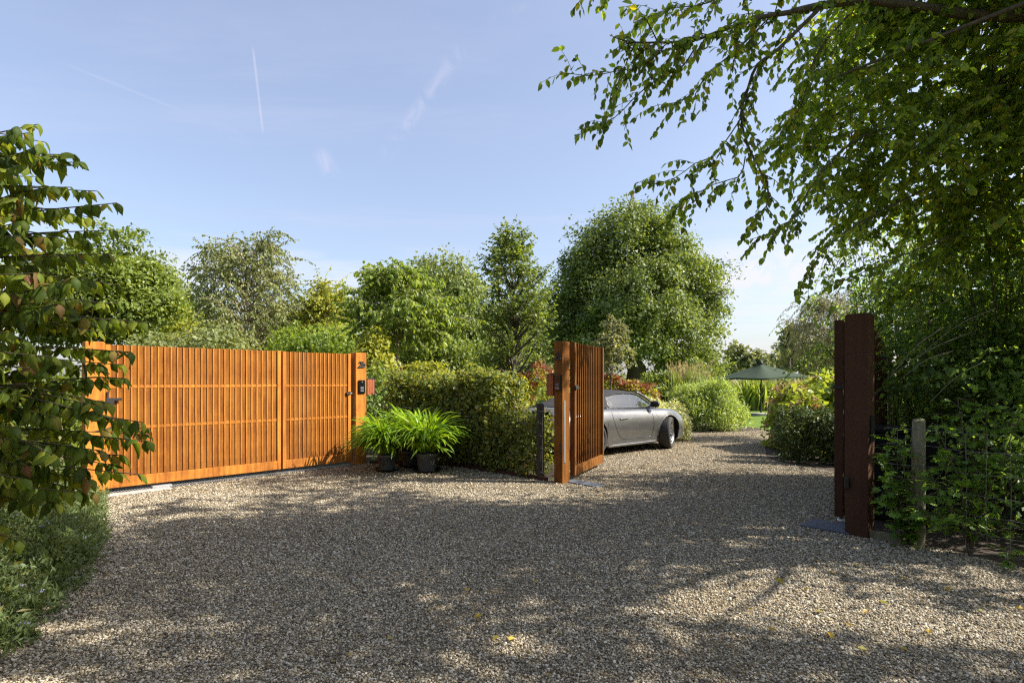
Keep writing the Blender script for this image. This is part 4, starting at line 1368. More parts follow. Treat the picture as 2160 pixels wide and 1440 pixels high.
# windscreen
V, q = grid_mesh(lambda x, v: (x + 0.07 * (1 - v * v), v * (roof_y(x) - 0.02), roof_z(x) + 0.0), np.linspace(0.47, 1.05, 8), np.linspace(-1, 1, 13))
link('windscreen', make_mesh('windscreen', V, q, M['glass'], smooth=True), car)
for sg in (-1, 1):
    MB().tube([(x, sg * (roof_y(x)), roof_z(x) - 0.005) for x in np.linspace(1.10, 0.44, 9)], np.linspace(0.028, 0.022, 9), 8).build('windscreen_pillar', M['paint'], car, True)

    def win(x, f):
        top = min(roof_z(x) - 0.072, 1.19)
        z = belt(x) + (top - belt(x)) * f
        return (x, sg * (belt_y(x) + (roof_y(x) + 0.012 - belt_y(x)) * f ** 1.15 - 0.012), z)
    V, q = grid_mesh(win, np.linspace(-0.56, 0.93, 16), np.linspace(0, 1, 7))
    link('side_window', make_mesh('side_window', V, q, M['glass'], smooth=True), car)
    fr = MB(); fr.tube([np.array(win(x, 1.0)) for x in np.linspace(-0.56, 0.93, 20)], 0.012, 6); fr.tube([np.array(win(x, 0.0)) + [0, sg * 0.012, -0.004] for x in np.linspace(-0.70, 1.0, 20)], 0.013, 6)
    fr.tube([np.array(win(-0.56, f)) for f in np.linspace(0, 1, 6)], 0.012, 6)
    fr.build('window_seal', M['trim'], car, True)
    # shoulder between body and belt line
    V, q = grid_mesh(lambda x, f: (x, sg * (belt_y(x) - 0.02 + (0.80 * car_keys(x)[0] - belt_y(x) + 0.05) * f), belt(x) - 0.012 - 0.018 * f), np.linspace(-1.0, 1.0, 20), [0, 0.5, 1])
    link('door_shoulder', make_mesh('door_shoulder', V, q, M['paint'], smooth=True), car)
    # mirror
    mr = MB().tube([(0.70, sg * 0.70, 0.905), (0.69, sg * 0.79, 0.925)], 0.016, 8)
    mr.build('mirror_arm', M['trim'], car, True)
    mV = MB()
    for k, (yy, s_) in enumerate(((0.775, 0.55), (0.80, 0.85), (0.86, 1.0), (0.93, 0.95), (0.965, 0.6))):
        pass
    ring = []
    for yy, s_ in ((0.772, 0.45), (0.785, 0.80), (0.83, 1.0), (0.90, 1.0), (0.95, 0.82), (0.965, 0.45)):
        for t in np.arange(14) / 14 * 2 * math.pi:
            cx, cz = math.cos(t), math.sin(t)
            ring.append((0.70 + (0.075 if cx > 0 else 0.035) * cx * s_, sg * yy, 0.965 + 0.068 * cz * s_))
    n = 14
    qq = [[i * n + j, i * n + (j + 1) % n, (i + 1) * n + (j + 1) % n, (i + 1) * n + j] for i in range(5) for j in range(n)]
    mV.add(ring, qq); mV.add(ring[:n] + [(0.70, sg * 0.77, 0.965)], tris=[[n, j, (j + 1) % n] for j in range(n)]); mV.add(ring[-n:] + [(0.70, sg * 0.967, 0.965)], tris=[[n, j, (j + 1) % n] for j in range(n)])
    mV.build('wing_mirror', M['trim'], car, True)
    # seat
    st = MB().box((-0.30, sg * 0.33, 0.75), (0.07, 0.23, 0.32), np.array([[0.97, 0, 0.25], [0, 1, 0], [-0.25, 0, 0.97]]), 0.05)
    st.box((-0.40, sg * 0.33, 1.08), (0.05, 0.12, 0.08), np.array([[0.97, 0, 0.25], [0, 1, 0], [-0.25, 0, 0.97]]), 0.03)
    st.build('seat', M['interior'], car, True)
    # head lamp, tail lamp
    MB().lathe([(0.0, 0.035), (0.05, 0.028), (0.085, 0.008), (0.098, -0.02)], (1.80, sg * 0.62, 0.715), (0.62, sg * 0.28, 0.55), 28).build('headlamp', M['lens'], car, True)
    MB().box((-2.17, sg * 0.45, 0.72), (0.05, 0.25, 0.022), np.array([[0.96, -0.28 * sg, 0], [0.28 * sg, 0.96, 0], [0, 0, 1]]), 0.01).build('tail_lamp', M['redlens'], car)
MB().box((0.62, 0, 0.83), (0.22, 0.58, 0.07), None, 0.04).build('dashboard', M['interior'], car, True)
a = np.linspace(0, 2 * math.pi, 25)
MB().tube([(0.33 + 0.06 * math.sin(t), 0.33 + 0.18 * math.cos(t), 0.89 + 0.17 * math.sin(t)) for t in a], 0.014, 6, False).build('steering_wheel', M['interior'], car, True)
lid = MB()
for k in range(7):
    lid.box((-1.50 - k * 0.075, 0, 0.965 - k * 0.024), (0.022, 0.42, 0.006), np.array([[0.95, 0, -0.31], [0, 1, 0], [0.31, 0, 0.95]]))
lid.build('engine_grille', M['trim'], car)
MB().box((-2.02, 0, 0.905), (0.13, 0.66, 0.012), np.array([[0.99, 0, 0.10], [0, 1, 0], [-0.10, 0, 0.99]]), 0.006).build('rear_spoiler', M['paint'], car)
MB().box((-2.245, 0, 0.50), (0.015, 0.26, 0.055), None, 0.004).build('number_plate', plain('yellow_plate', (0.62, 0.42, 0.04), 0.5), car)
MB().box((1.98, -0.52, 0.36), (0.10, 0.16, 0.07), np.array([[0.80, 0.60, 0], [-0.60, 0.80, 0], [0, 0, 1]]), 0.02).build('bumper_intake', M['trim'], car)
MB().box((1.98, 0.52, 0.36), (0.10, 0.16, 0.07), np.array([[0.80, -0.60, 0], [0.60, 0.80, 0], [0, 0, 1]]), 0.02).build('bumper_intake', M['trim'], car)

# ------------------------------------------------------------------ garden umbrella
uc = P(1605, 790, 24.0)
um = thing('garden_umbrella', 'large dark green garden umbrella beyond the mound shaped shrub', 'umbrella', (uc[0], uc[1], 0))


def canopy():
    """Square cantilever canopy, four sloping panels sagging between the ribs, with a thin edge."""
    cz, half, rise = 1.60, 1.28, 0.58
    V = []; q = []
    rot = R(24)
    us = np.linspace(0, 1, 7)
    n = 32
    for r in us:
        for k in range(n):
            a = k / n * 2 * math.pi
            sq = 1 / max(abs(math.cos(a)), abs(math.sin(a)))
            sag = 0.05 * math.sin(r * math.pi) * (1 - abs(math.sin(2 * a)))
            x, y = math.cos(a) * sq * half * r, math.sin(a) * sq * half * r
            V.append((uc[0] + x * math.cos(rot) - y * math.sin(rot), uc[1] + x * math.sin(rot) + y * math.cos(rot), cz + rise * (1 - r ** 0.9) - sag + 0.04 * r * (1 - abs(math.sin(2 * a))) + x * 0.04))
    for i in range(6):
        for k in range(n):
            q.append([i * n + k, (i + 1) * n + k, (i + 1) * n + (k + 1) % n, i * n + (k + 1) % n])
    V = np.array(V)
    m = MB().add(V, q)
    m.add(np.vstack([V[-n:], V[-n:] - [0, 0, 0.07]]), [[k, (k + 1) % n, n + (k + 1) % n, n + k] for k in range(n)])
    return m, V


cn, cv = canopy()
cn.build('canopy', M['canvas'], um, True)
n = 32
rb = MB()
for k in (4, 12, 20, 28, 0, 8, 16, 24):
    rb.tube([cv[k + n] - [0, 0, 0.04], cv[k + 4 * n] - [0, 0, 0.04], cv[k + 6 * n] - [0, 0, 0.03]], 0.014, 5)
rb.build('ribs', M['black_matte'], um)
MB().tube([(uc[0], uc[1], 0.0), (uc[0], uc[1], 1.2), (uc[0] + 0.05, uc[1], 2.20)], 0.03, 8).build('pole', M['black_matte'], um)
MB().tube([(uc[0], uc[1], 2.12), (uc[0], uc[1], 2.24), (uc[0], uc[1], 2.30)], (0.10, 0.07, 0.02), 10).build('finial', M['black_matte'], um, True)
MB().lathe([(0, 0), (0.4, 0), (0.4, 0.08), (0.05, 0.10), (0, 0.10)], (uc[0], uc[1], 0.004), seg=24).build('base', M['concrete'], um)
# ------------------------------------------------------------------ shoots and twigs
def spl(pts, k=None):
    pts = np.array(pts, float)
    s = np.concatenate(([0], np.cumsum(np.linalg.norm(np.diff(pts, axis=0), axis=1))))
    k = k or max(6, int(s[-1] / 0.08))
    t = np.linspace(0, s[-1], k)
    return np.column_stack([smooth_interp(t, s, pts[:, i]) for i in range(3)]), s[-1]


def twig_leaves(pl, start, step, size, single, hang=0.6, to=None, crnd=None, shape='oval'):
    """Alternate leaves along a twig polyline from fraction 'start' to its tip."""
    s = np.concatenate(([0], np.cumsum(np.linalg.norm(np.diff(pl, axis=0), axis=1))))
    t = np.arange(s[-1] * start, s[-1] + 1e-6, step)
    t = np.append(t, s[-1])
    n = len(t)
    pos = np.column_stack([np.interp(t, s, pl[:, i]) for i in range(3)])
    tan = unit(np.column_stack([np.interp(t, s, np.gradient(pl[:, i])) for i in range(3)]))
    side = unit(np.cross(tan, [0, 0, 1]) + 1e-6) * np.where(np.arange(n) % 2, 1, -1)[:, None]
    d = tan * rng.uniform(0.2, 0.9, n)[:, None] + side * rng.uniform(0.3, 1.0, n)[:, None] + np.array([0, 0, -1]) * (hang * rng.uniform(0.4, 1.8, n))[:, None] + rng.normal(size=(n, 3)) * 0.25
    nr = np.array([0, 0, 1.0]) * 0.8 + rng.normal(size=(n, 3)) * 0.5 + side * 0.3
    sz = size * rng.uniform(0.65, 1.2, n)
    if single:
        for i in range(n): SINGLE.append((pos[i], d[i], nr[i], sz[i]))
    else:
        r = None if crnd is None else np.clip(crnd * 0.5 + rng.random(n) * 0.5, 0, 1)
        leaves(lf if to is None else to, pos, d, nr, sz, shape, r)



def shoot_tree(name, label, px, D, prof, leafm, barkm='bark', trunk_r=0.1, limbs=60, twigs=10, tlen=0.6, size=0.08, rise=0.8, droop=0.3, hang=0.5, step=0.06, shape='oval', group=None, cat='tree', clear=None, inner=0.35, up=0.0):
    """A tree drawn as limbs, twigs and leaves; prof = rows (py, left px, right px) of its outline."""
    prof = sorted(prof, key=lambda r: -r[0])
    zs = np.array([CAM_H + (802 - r[0]) / 1200 * D for r in prof])
    lx = np.array([r[1] for r in prof], float); rx = np.array([r[2] for r in prof], float)
    bx = (px - 1080) / 1200 * D
    t = thing(name, label, cat, (bx, D, 0), group)
    zt = zs[-1]
    clear = zs[0] if clear is None else clear
    tr = MB(); lv = MB()
    k = 16
    tz = np.linspace(-0.1, zt * 0.97, k)
    cxs = np.interp(tz, zs, ((lx + rx) / 2 - 1080) / 1200 * D)
    f = np.clip((tz - clear) / max(zt - clear, 0.1), 0, 1)
    tp = np.column_stack([bx * (1 - f) + cxs * f + np.cumsum(rng.normal(size=k)) * trunk_r * 0.12, D + np.cumsum(rng.normal(size=k)) * trunk_r * 0.12, tz])
    trr = trunk_r * np.interp(np.linspace(0, 1, k), [0, .06, .5, 1], [1.45, 1.0, 0.6, 0.08])
    tr.tube(tp, trr, 8)
    for i in range(limbs):
        z = zs[0] + (zt - zs[0]) * rng.random() ** 0.85
        L0, R0 = (np.interp(z, zs, lx) - 1080) / 1200 * D, (np.interp(z, zs, rx) - 1080) / 1200 * D
        cx, hw = (L0 + R0) / 2, max((R0 - L0) / 2, 0.05)
        a = rng.uniform(0, 2 * math.pi)
        rr_ = hw * (inner + (1 - inner) * rng.random() ** 0.6) * rng.uniform(0.85, 1.08)
        tip = np.array([cx + math.cos(a) * rr_, D + math.sin(a) * rr_ * 0.9, z])
        zb = np.clip(z - rise * rr_ - 0.1, clear * 0.98, zt * 0.95)
        q = int(np.clip(np.searchsorted(tz, zb), 1, k - 1))
        st_ = tp[q]
        mid = (st_ + tip) / 2 + np.array([0, 0, 0.10 * rr_]) + rng.normal(size=3) * 0.06 * rr_
        pl, L_ = spl([st_, mid, tip], 10)
        r0 = max(0.006, trr[q] * 0.5)
        tr.tube(pl, np.linspace(r0, 0.004, 10), 5, False)
        cr_ = rng.random()
        for j in range(twigs):
            kk = int(np.clip(rng.normal(7.2, 2.2), 2, 9))
            dr = unit(unit(pl[kk] - pl[kk - 1]) * 0.6 + rng.normal(size=3) * 0.6 + np.array([0, 0, up - droop * 0.3]))
            l_ = tlen * rng.uniform(0.5, 1.3)
            e = pl[kk] + dr * l_ + np.array([0, 0, -droop * l_])
            tw_, _ = spl([pl[kk], pl[kk] + dr * l_ * 0.5, e], 5)
            tr.tube(tw_, np.linspace(0.006, 0.002, 5), 3, False)
            twig_leaves(tw_, 0.05, step, size, False, hang, lv, cr_, shape)
    tr.build('trunk', M[barkm], t, True)
    lv.build('crown', M[leafm], t)
    return t


# ------------------------------------------------------------------ trees behind the gates and far off
def px_tree(name, label, base_px, D, blobs, leafm, barkm='bark', **kw):
    b = [pxblob(*(x if len(x) > 4 else (*x, D))) for x in blobs]
    bx = (base_px - 1080) / 1200 * D
    return tree(name, label, (bx, D, 0.0), b, leafm, barkm, **kw)


px_tree('dense_tree', 'dense rounded dark green tree left of the birch', 225, 17, [(215, 620, 130, 125), (290, 650, 75, 85), (150, 640, 90, 110)], 'l_round', trunk_r=0.22, clumps=330, per=85, cr=0.5, size=0.105, shape='oval', lo=0.55, limbs=12, upn=0.9, dome=True)
px_tree('dense_tree', 'thin topped olive tree peeping out behind the dense rounded tree', 330, 27, [(325, 590, 42, 55), (350, 640, 40, 60)], 'l_back', trunk_r=0.15, clumps=90, per=50, cr=0.6, size=0.15, limbs=8)
px_tree('yellow_shrub', 'yellowish green bush showing left of the birch above the gate', 365, 20, [(368, 700, 42, 70), (330, 720, 40, 40)], 'l_yellow', trunk_r=0.08, clumps=130, per=55, cr=0.42, size=0.11, limbs=8, cat='shrub')
shoot_tree('birch_tree', 'grey green birch with drooping twigs above the closed gate', 520, 22, [(790, 400, 650), (720, 385, 655), (660, 385, 655), (610, 395, 640), (570, 410, 625), (545, 450, 612), (520, 470, 600), (500, 490, 585)], 'l_birch', 'bark_pale', trunk_r=0.16, limbs=150, twigs=11, tlen=0.75, size=0.105, rise=1.0, droop=0.32, hang=0.8, step=0.07)
shoot_tree('slender_birch', 'slender young birch against the left side of the large birch', 450, 22.4, [(640, 395, 470), (560, 400, 470), (530, 420, 470), (515, 440, 465)], 'l_birch', trunk_r=0.05, limbs=24, twigs=8, tlen=0.6, size=0.10, rise=1.0, droop=0.2, hang=0.8, step=0.075, clear=2.0)
shoot_tree('yellow_tree', 'yellow green small tree right of the birch', 690, 23, [(790, 630, 760), (700, 628, 750), (650, 640, 740), (615, 655, 720), (598, 668, 705)], 'l_yellow', trunk_r=0.10, limbs=90, twigs=10, tlen=0.7, size=0.12, rise=0.8, droop=0.2, step=0.075)
shoot_tree('spreading_tree', 'light green young tree with a bare pale stem above the hedge', 840, 15.5, [(722, 780, 920), (700, 715, 1000), (670, 705, 1010), (635, 715, 985), (605, 730, 960), (585, 765, 900), (568, 790, 865)], 'l_young', 'bark_pale', trunk_r=0.075, limbs=120, twigs=10, tlen=0.50, size=0.115, rise=0.5, droop=0.10, hang=0.8, step=0.06, clear=P(840, 725, 15.5)[2])
px_tree('round_tree', 'tall round crowned tree rising behind the light green young tree', 935, 36, [(935, 640, 84, 92), (900, 680, 70, 80), (985, 680, 55, 90)], 'l_back', trunk_r=0.35, clumps=220, per=150, cr=1.1, size=0.19, lo=0.5, limbs=14, dome=True)
shoot_tree('alder_tree', 'open upright tree with loose leafy shoots left of the middle gate post', 1085, 17, [(795, 1000, 1165), (740, 995, 1180), (690, 1000, 1180), (640, 1010, 1170), (590, 1005, 1160), (555, 1020, 1130), (520, 1045, 1112), (490, 1062, 1098)], 'l_alder', trunk_r=0.10, limbs=140, twigs=9, tlen=0.45, size=0.092, rise=1.0, droop=0.0, hang=0.4, step=0.05, up=0.2, clear=1.2)
px_tree('big_tree', 'huge broad crowned tree behind the silver car', 1345, 42, [(1345, 620, 150, 130), (1250, 640, 80, 80), (1445, 625, 70, 85), (1330, 520, 95, 62), (1400, 530, 65, 55), (1255, 545, 58, 52), (1500, 575, 40, 36), (1190, 620, 62, 66), (1440, 725, 85, 55), (1265, 725, 80, 50), (1185, 695, 58, 55), (1500, 670, 38, 52), (1345, 710, 80, 50), (1230, 770, 70, 26), (1440, 775, 75, 28), (1300, 455, 36, 30), (1385, 465, 36, 28), (1345, 640, 95, 85, 38), (1300, 720, 90, 50, 38), (1400, 690, 70, 60, 38)], 'l_big', trunk_r=0.85, fork=3.2, clumps=720, per=180, cr=0.95, size=0.19, lo=0.62, limbs=30, wob=0.16, droop=0.5, flat=1.2, dome=True)
px_tree('back_tree', 'broad tree at the back between the birch and the light green young tree', 660, 50, [(640, 695, 72, 72), (700, 700, 60, 72), (590, 710, 60, 62)], 'l_back', trunk_r=0.3, clumps=260, per=60, cr=1.3, size=0.26, limbs=10, group='trees at the back of the garden')
px_tree('back_tree', 'dark tree at the back behind the loose upright tree', 1100, 55, [(1100, 720, 80, 75), (1160, 740, 60, 60), (1030, 730, 60, 62)], 'l_back', trunk_r=0.3, clumps=300, per=60, cr=1.4, size=0.28, limbs=10, group='trees at the back of the garden')
px_tree('back_tree', 'olive tree at the back right of the dense rounded tree', 400, 46, [(385, 680, 52, 72), (440, 710, 60, 66), (320, 700, 50, 60)], 'l_back', trunk_r=0.25, clumps=200, per=55, cr=1.2, size=0.25, limbs=10, group='trees at the back of the garden')
shoot_tree('sapling', 'thin young tree with grey green leaves right of the open leaf', 1290, 17, [(775, 1245, 1335), (740, 1248, 1338), (710, 1262, 1325), (680, 1275, 1312), (660, 1288, 1300)], 'l_silver', trunk_r=0.035, limbs=46, twigs=7, tlen=0.32, size=0.08, rise=0.9, droop=0.3, step=0.05, clear=1.5)
px_tree('sapling', 'dark stemmed young tree standing behind the hedge by the letter box', 1060, 19, [(1050, 760, 40, 30)], 'l_alder', trunk_r=0.05, clumps=60, per=30, cr=0.35, size=0.10, limbs=8)
px_tree('garden_shrub', 'light green bush behind the post numbered 2b', 790, 14, [(785, 745, 34, 48), (800, 780, 35, 30)], 'l_yellow', trunk_r=0.04, clumps=110, per=32, cr=0.28, size=0.085, shape='oval', limbs=8, cat='shrub')
px_tree('garden_shrub', 'small tiered yellow green shrub just above the hedge', 905, 12.2, [(905, 772, 42, 9), (925, 788, 35, 8), (885, 790, 32, 7)], 'l_yellow', trunk_r=0.02, fork=1.2, clumps=60, per=26, cr=0.16, size=0.06, shape='oval', limbs=10, cat='shrub', flat=0.3)
px_tree('garden_shrub', 'dark bush filling the gap under the light green young tree', 900, 21, [(890, 740, 80, 50), (960, 755, 60, 40)], 'l_round', trunk_r=0.06, clumps=170, per=60, cr=0.5, size=0.12, limbs=8, cat='shrub')
px_tree('garden_shrub', 'broad green bush behind the right end of the closed gate', 700, 18, [(690, 740, 70, 45), (620, 745, 60, 45)], 'l_young', trunk_r=0.05, clumps=170, per=48, cr=0.4, size=0.10, limbs=8, cat='shrub')
px_tree('garden_shrub', 'leafy bush behind the middle of the wide closed leaf', 450, 15, [(450, 745, 90, 45), (340, 750, 80, 40)], 'l_birch', trunk_r=0.05, clumps=170, per=50, cr=0.36, size=0.09, limbs=8, cat='shrub')
far = [(1480, 760, 40, 40, 60), (1555, 752, 30, 36, 52), (1592, 765, 24, 24, 50), (1640, 765, 42, 30, 60), (1690, 745, 46, 50, 40), (1745, 740, 60, 60, 38), (1180, 760, 60, 34, 75), (1030, 770, 60, 26, 80), (1560, 792, 50, 10, 70), (1520, 785, 30, 18, 65), (1665, 720, 18, 34, 36), (1770, 770, 70, 40, 46)]
flab = ['pale far tree between the huge tree and the umbrella', 'sparse far tree just left of the umbrella top', 'small thin far tree right above the umbrella', 'low far tree right of the umbrella', 'grey green far tree left of the silvery tree',
        'broad far tree behind the silvery tree', 'low far tree under the left edge of the huge tree', 'low far tree seen under the loose upright tree', 'low far bush on the horizon behind the umbrella', 'low far bush left of the umbrella', 'slender upright far tree right of the umbrella', 'far tree by the dark gate post at the right']
for (x, y, hw, hh, D), lb in zip(far, flab):
    px_tree('far_tree', lb, x, D, [(x, y, hw, hh), (x + hw * 0.3, y + hh * 0.3, hw * 0.6, hh * 0.7)], 'l_far', trunk_r=0.12, clumps=70, per=34, cr=hw * D / 1200 * 0.24, size=0.0062 * D, limbs=12, lo=0.1, group='far trees on the horizon', wob=0.25, twigs=1)
shoot_tree('silver_tree', 'airy silvery leaved tree with a pale stem beside the dark gate post', 1772, 14.0, [(775, 1700, 1840), (740, 1668, 1850), (700, 1662, 1850), (665, 1658, 1850), (640, 1680, 1840), (618, 1720, 1820)], 'l_silver', 'bark_pale', trunk_r=0.055, limbs=110, twigs=9, tlen=0.42, size=0.085, rise=0.6, droop=0.5, hang=0.7, step=0.045, shape='narrow', clear=P(1772, 760, 14)[2])
# trees beyond the boundary behind the right hand shrubs, off to the side



# ------------------------------------------------------------------ hedges
def hedge(name, label, path, halfw, z0, z1, leafm, n, size, shape='oval', stems=30, group=None, bulge=0.08, cat='hedge', per=10, cr=0.10, lump=0.10):
    path = [np.array(p, float) for p in path]
    seg = [np.linalg.norm(path[i + 1] - path[i]) for i in range(len(path) - 1)]
    t = thing(name, label, cat, (path[0][0], path[0][1], 0), group)
    cum = np.concatenate(([0], np.cumsum(seg)))
    K = n // per
    s = rng.uniform(0, cum[-1], K)
    i = np.clip(np.searchsorted(cum, s) - 1, 0, len(seg) - 1)
    A = np.array(path)
    f = (s - cum[i]) / np.array(seg)[i]
    c = A[i] + (A[i + 1] - A[i]) * f[:, None]
    dv = unit(A[i + 1] - A[i]); nv = np.stack([dv[:, 1], -dv[:, 0]], 1)
    u = rng.uniform(-1, 1, K); u = np.sign(u) * np.abs(u) ** 0.45
    z = rng.random(K) ** 0.85
    und = 1 + lump * (np.sin(s * 2.3) + np.sin(s * 5.1 + 1) * 0.6)
    zz_ = z0 + (z1 * (1 + lump * 0.35 * np.sin(s * 3.1 + 2) + lump * 0.25 * np.sin(s * 7.7)) - z0) * z
    wv = halfw * und * (0.72 + 0.35 * np.sin(np.clip(z, 0, 1) * math.pi * 0.75 + 0.35)) * (1 - 0.35 * np.clip(z - 0.85, 0, 1) / 0.15)
    cen = np.column_stack([c + nv * (u * wv)[:, None], zz_])
    cr_ = rng.random(K)
    m = MB()
    cloud(m, cen, cr, per, size, shape, 0.9, 0.3, None, 0.5, cr_)
    if stems >= 60:
        kt = rng.choice(np.where(z > 0.8)[0], 90)
        cloud(m, cen[kt] + np.column_stack([rng.normal(size=(90, 2)) * 0.06, rng.uniform(0.02, 0.20, 90)]), 0.06, 7, size, shape, 1.4, -0.3)
    m.build('foliage', M[leafm], t)
    st = MB()
    for _ in range(stems):
        k = rng.integers(K)
        b = np.array([cen[k, 0] * 0.6 + c[k, 0] * 0.4, cen[k, 1] * 0.6 + c[k, 1] * 0.4, -0.02])
        e = np.array([b[0] + rng.normal() * 0.12, b[1] + rng.normal() * 0.12, rng.uniform(0.5, 0.95) * z1])
        st.tube(bend(b, e, 5, 0, 0.05), np.linspace(0.012, 0.004, 5), 5, False)
    st.build('stems', M['twig'], t)
    return t


hedge('mixed_hedge', 'loose mixed green and reddish hedge between the two gates', [(-2.18, 10.45), (-1.5, 10.30), (-0.80, 9.90), (0.0, 9.15)], 0.34, 0.08, 1.55, 'l_hedge', 25000, 0.058, stems=90, per=12, cr=0.12, lump=0.075)
hedge('mixed_hedge', 'dark dense end of the hedge beside the post numbered 2a', [(-0.25, 9.28), (0.22, 8.82), (0.50, 8.55)], 0.20, 0.05, 0.95, 'l_hedge', 6000, 0.050, stems=30, per=12, cr=0.10, lump=0.05)
hedge('mixed_hedge', 'yellow green hedge behind the loose mixed hedge, beyond the wire', [(-2.4, 11.6), (-0.8, 11.8), (0.25, 11.3)], 0.40, 0.1, 1.50, 'l_yellow', 12000, 0.070, 'diamond', stems=20, per=12, cr=0.13)
hedge('ivy_hedge', 'leafy green hedge behind the left gate post and leaning shrub', [(-14, 11.2), (-9.5, 10.0), (-6.3, 8.9)], 0.5, 0.0, 1.55, 'l_round', 15000, 0.085, 'diamond', stems=20, per=12, cr=0.16)
hedge('tall_hedge', 'tall dark hedge behind the wide closed leaf', [(-6.4, 10.6), (-4.6, 11.6), (-2.7, 12.3)], 0.5, 0.0, 1.75, 'l_alder', 11000, 0.08, 'diamond', stems=12, per=12, cr=0.16)
hedge('boundary_hedge', 'sunlit yellow green hedge glimpsed through the shrubs at the far right', [(9.5, 11.5), (12, 8.0), (13, 4.0)], 0.6, 0.0, 2.6, 'l_yellow', 9000, 0.11, 'diamond', stems=12, per=12, cr=0.25)
hedge('clipped_hedge', 'low clipped dark green hedge block left of the dark gate post', [(4.92, 10.55), (5.8, 10.2), (6.9, 9.8), (7.6, 9.6)], 0.50, 0.02, 0.95, 'l_ivy', 15000, 0.055, stems=12, per=12, cr=0.09, lump=0.05)


# ------------------------------------------------------------------ garden planting behind the drive
def mound(name, label, c, r, h, leafm, n, size, shape='diamond', per=14, cr=0.12, cat='shrub', group=None, flowers=None, droop=0.2, upn=0.4):
    t = thing(name, label, cat, (c[0], c[1], 0), group)
    K = n // per
    u = rdir(K); u[:, 2] = np.abs(u[:, 2])
    wv = 1 + 0.10 * np.sin(u[:, 0] * 7 + c[0]) + 0.08 * np.sin(u[:, 1] * 9 + c[1])
    rr = (0.55 + 0.45 * rng.random(K) ** 0.5) * wv
    cen = np.array([c[0], c[1], 0.05]) + u * rr[:, None] * np.array([r[0], r[1], h])
    # squarer profile than an ellipsoid
    cen[:, 2] = 0.04 + (cen[:, 2] - 0.04) ** 0.8 * (h ** 0.2)
    m = MB(); cloud(m, cen, cr, per, size, shape, 0.9, droop, np.array([c[0], c[1], 0]), upn)
    m.build('foliage', M[leafm], t)
    if flowers:
        fm, fn, fs, fr = flowers
        k = rng.choice(K, min(fn, K), replace=False)
        cf = np.array([c[0], c[1], 0.05]) + u[k] * (wv[k] * 1.02)[:, None] * np.array([r[0], r[1], h])
        cf[:, 2] = 0.04 + np.maximum(cf[:, 2] - 0.04, 0.001) ** 0.8 * (h ** 0.2)
        f = MB(); cloud(f, cf, fr, 26, fs, 'diamond', 0.6, -0.2, None, 1.0)
        f.build('flower_heads', M[fm], t)
    st = MB()
    for _ in range(10):
        e = cen[rng.integers(K)]
        st.tube(bend([c[0] + rng.normal() * 0.06, c[1] + rng.normal() * 0.06, -0.02], e, 4, 0.05, 0.05), np.linspace(0.014, 0.004, 4), 5, False)
    st.build('stems', M['twig'], t)
    return t


def gxy(px, D): return ((px - 1080) / 1200 * D, D)


mound('mound_shrub', 'feathery pale green mound shaped shrub at the end of the drive', gxy(1490, 17.2), (1.16, 1.0), 1.34, 'l_mound', 26000, 0.10, 'narrow', cr=0.16, droop=-0.5)
mound('variegated_shrub', 'clipped cream and green shrub behind the nose of the car', gxy(1392, 14.2), (0.78, 0.6), 0.92, 'l_varieg', 12000, 0.05, 'oval', cr=0.08)
mound('hydrangea', 'large hydrangea with fading pink flower heads behind the clipped hedge', (6.75, 12.2), (1.15, 1.0), 1.44, 'l_hydrangea', 9000, 0.12, 'oval', cr=0.16, flowers=('fl_hydrangea', 150, 0.05, 0.11))
mound('hydrangea', 'lower hydrangea with dusty pink flower heads left of the clipped hedge', (5.95, 11.6), (0.45, 0.5), 1.02, 'l_hydrangea', 4200, 0.10, 'oval', cr=0.13, flowers=('fl_hydrangea', 80, 0.045, 0.10))
mound('red_perennial', 'brick red flowering perennials above the car roof', gxy(1300, 17.5), (0.95, 0.5), 1.47, 'l_yellow', 5000, 0.08, 'diamond', cr=0.14, flowers=('fl_red', 300, 0.05, 0.11), cat='perennial')
mound('red_perennial', 'brick red flowering perennials right of the car roof', gxy(1348, 17.0), (0.65, 0.5), 1.32, 'l_yellow', 4000, 0.08, 'diamond', cr=0.14, flowers=('fl_red', 190, 0.05, 0.11), cat='perennial')
mound('red_perennial', 'reddish seed heads rising behind the hedge left of the post 2a', gxy(1135, 15.5), (0.75, 0.5), 1.78, 'l_yellow', 3000, 0.07, 'diamond', cr=0.14, flowers=('fl_red', 150, 0.045, 0.11), cat='perennial')
mound('dark_shrub', 'dark green shrub under the huge tree', gxy(1420, 22), (1.6, 1.2), 1.75, 'l_round', 9000, 0.11, 'oval', cr=0.2)
mound('dark_shrub', 'loose green shrub at the foot of the huge tree right of its trunk', gxy(1475, 27), (1.5, 1.2), 2.2, 'l_big', 8000, 0.14, 'oval', cr=0.25)


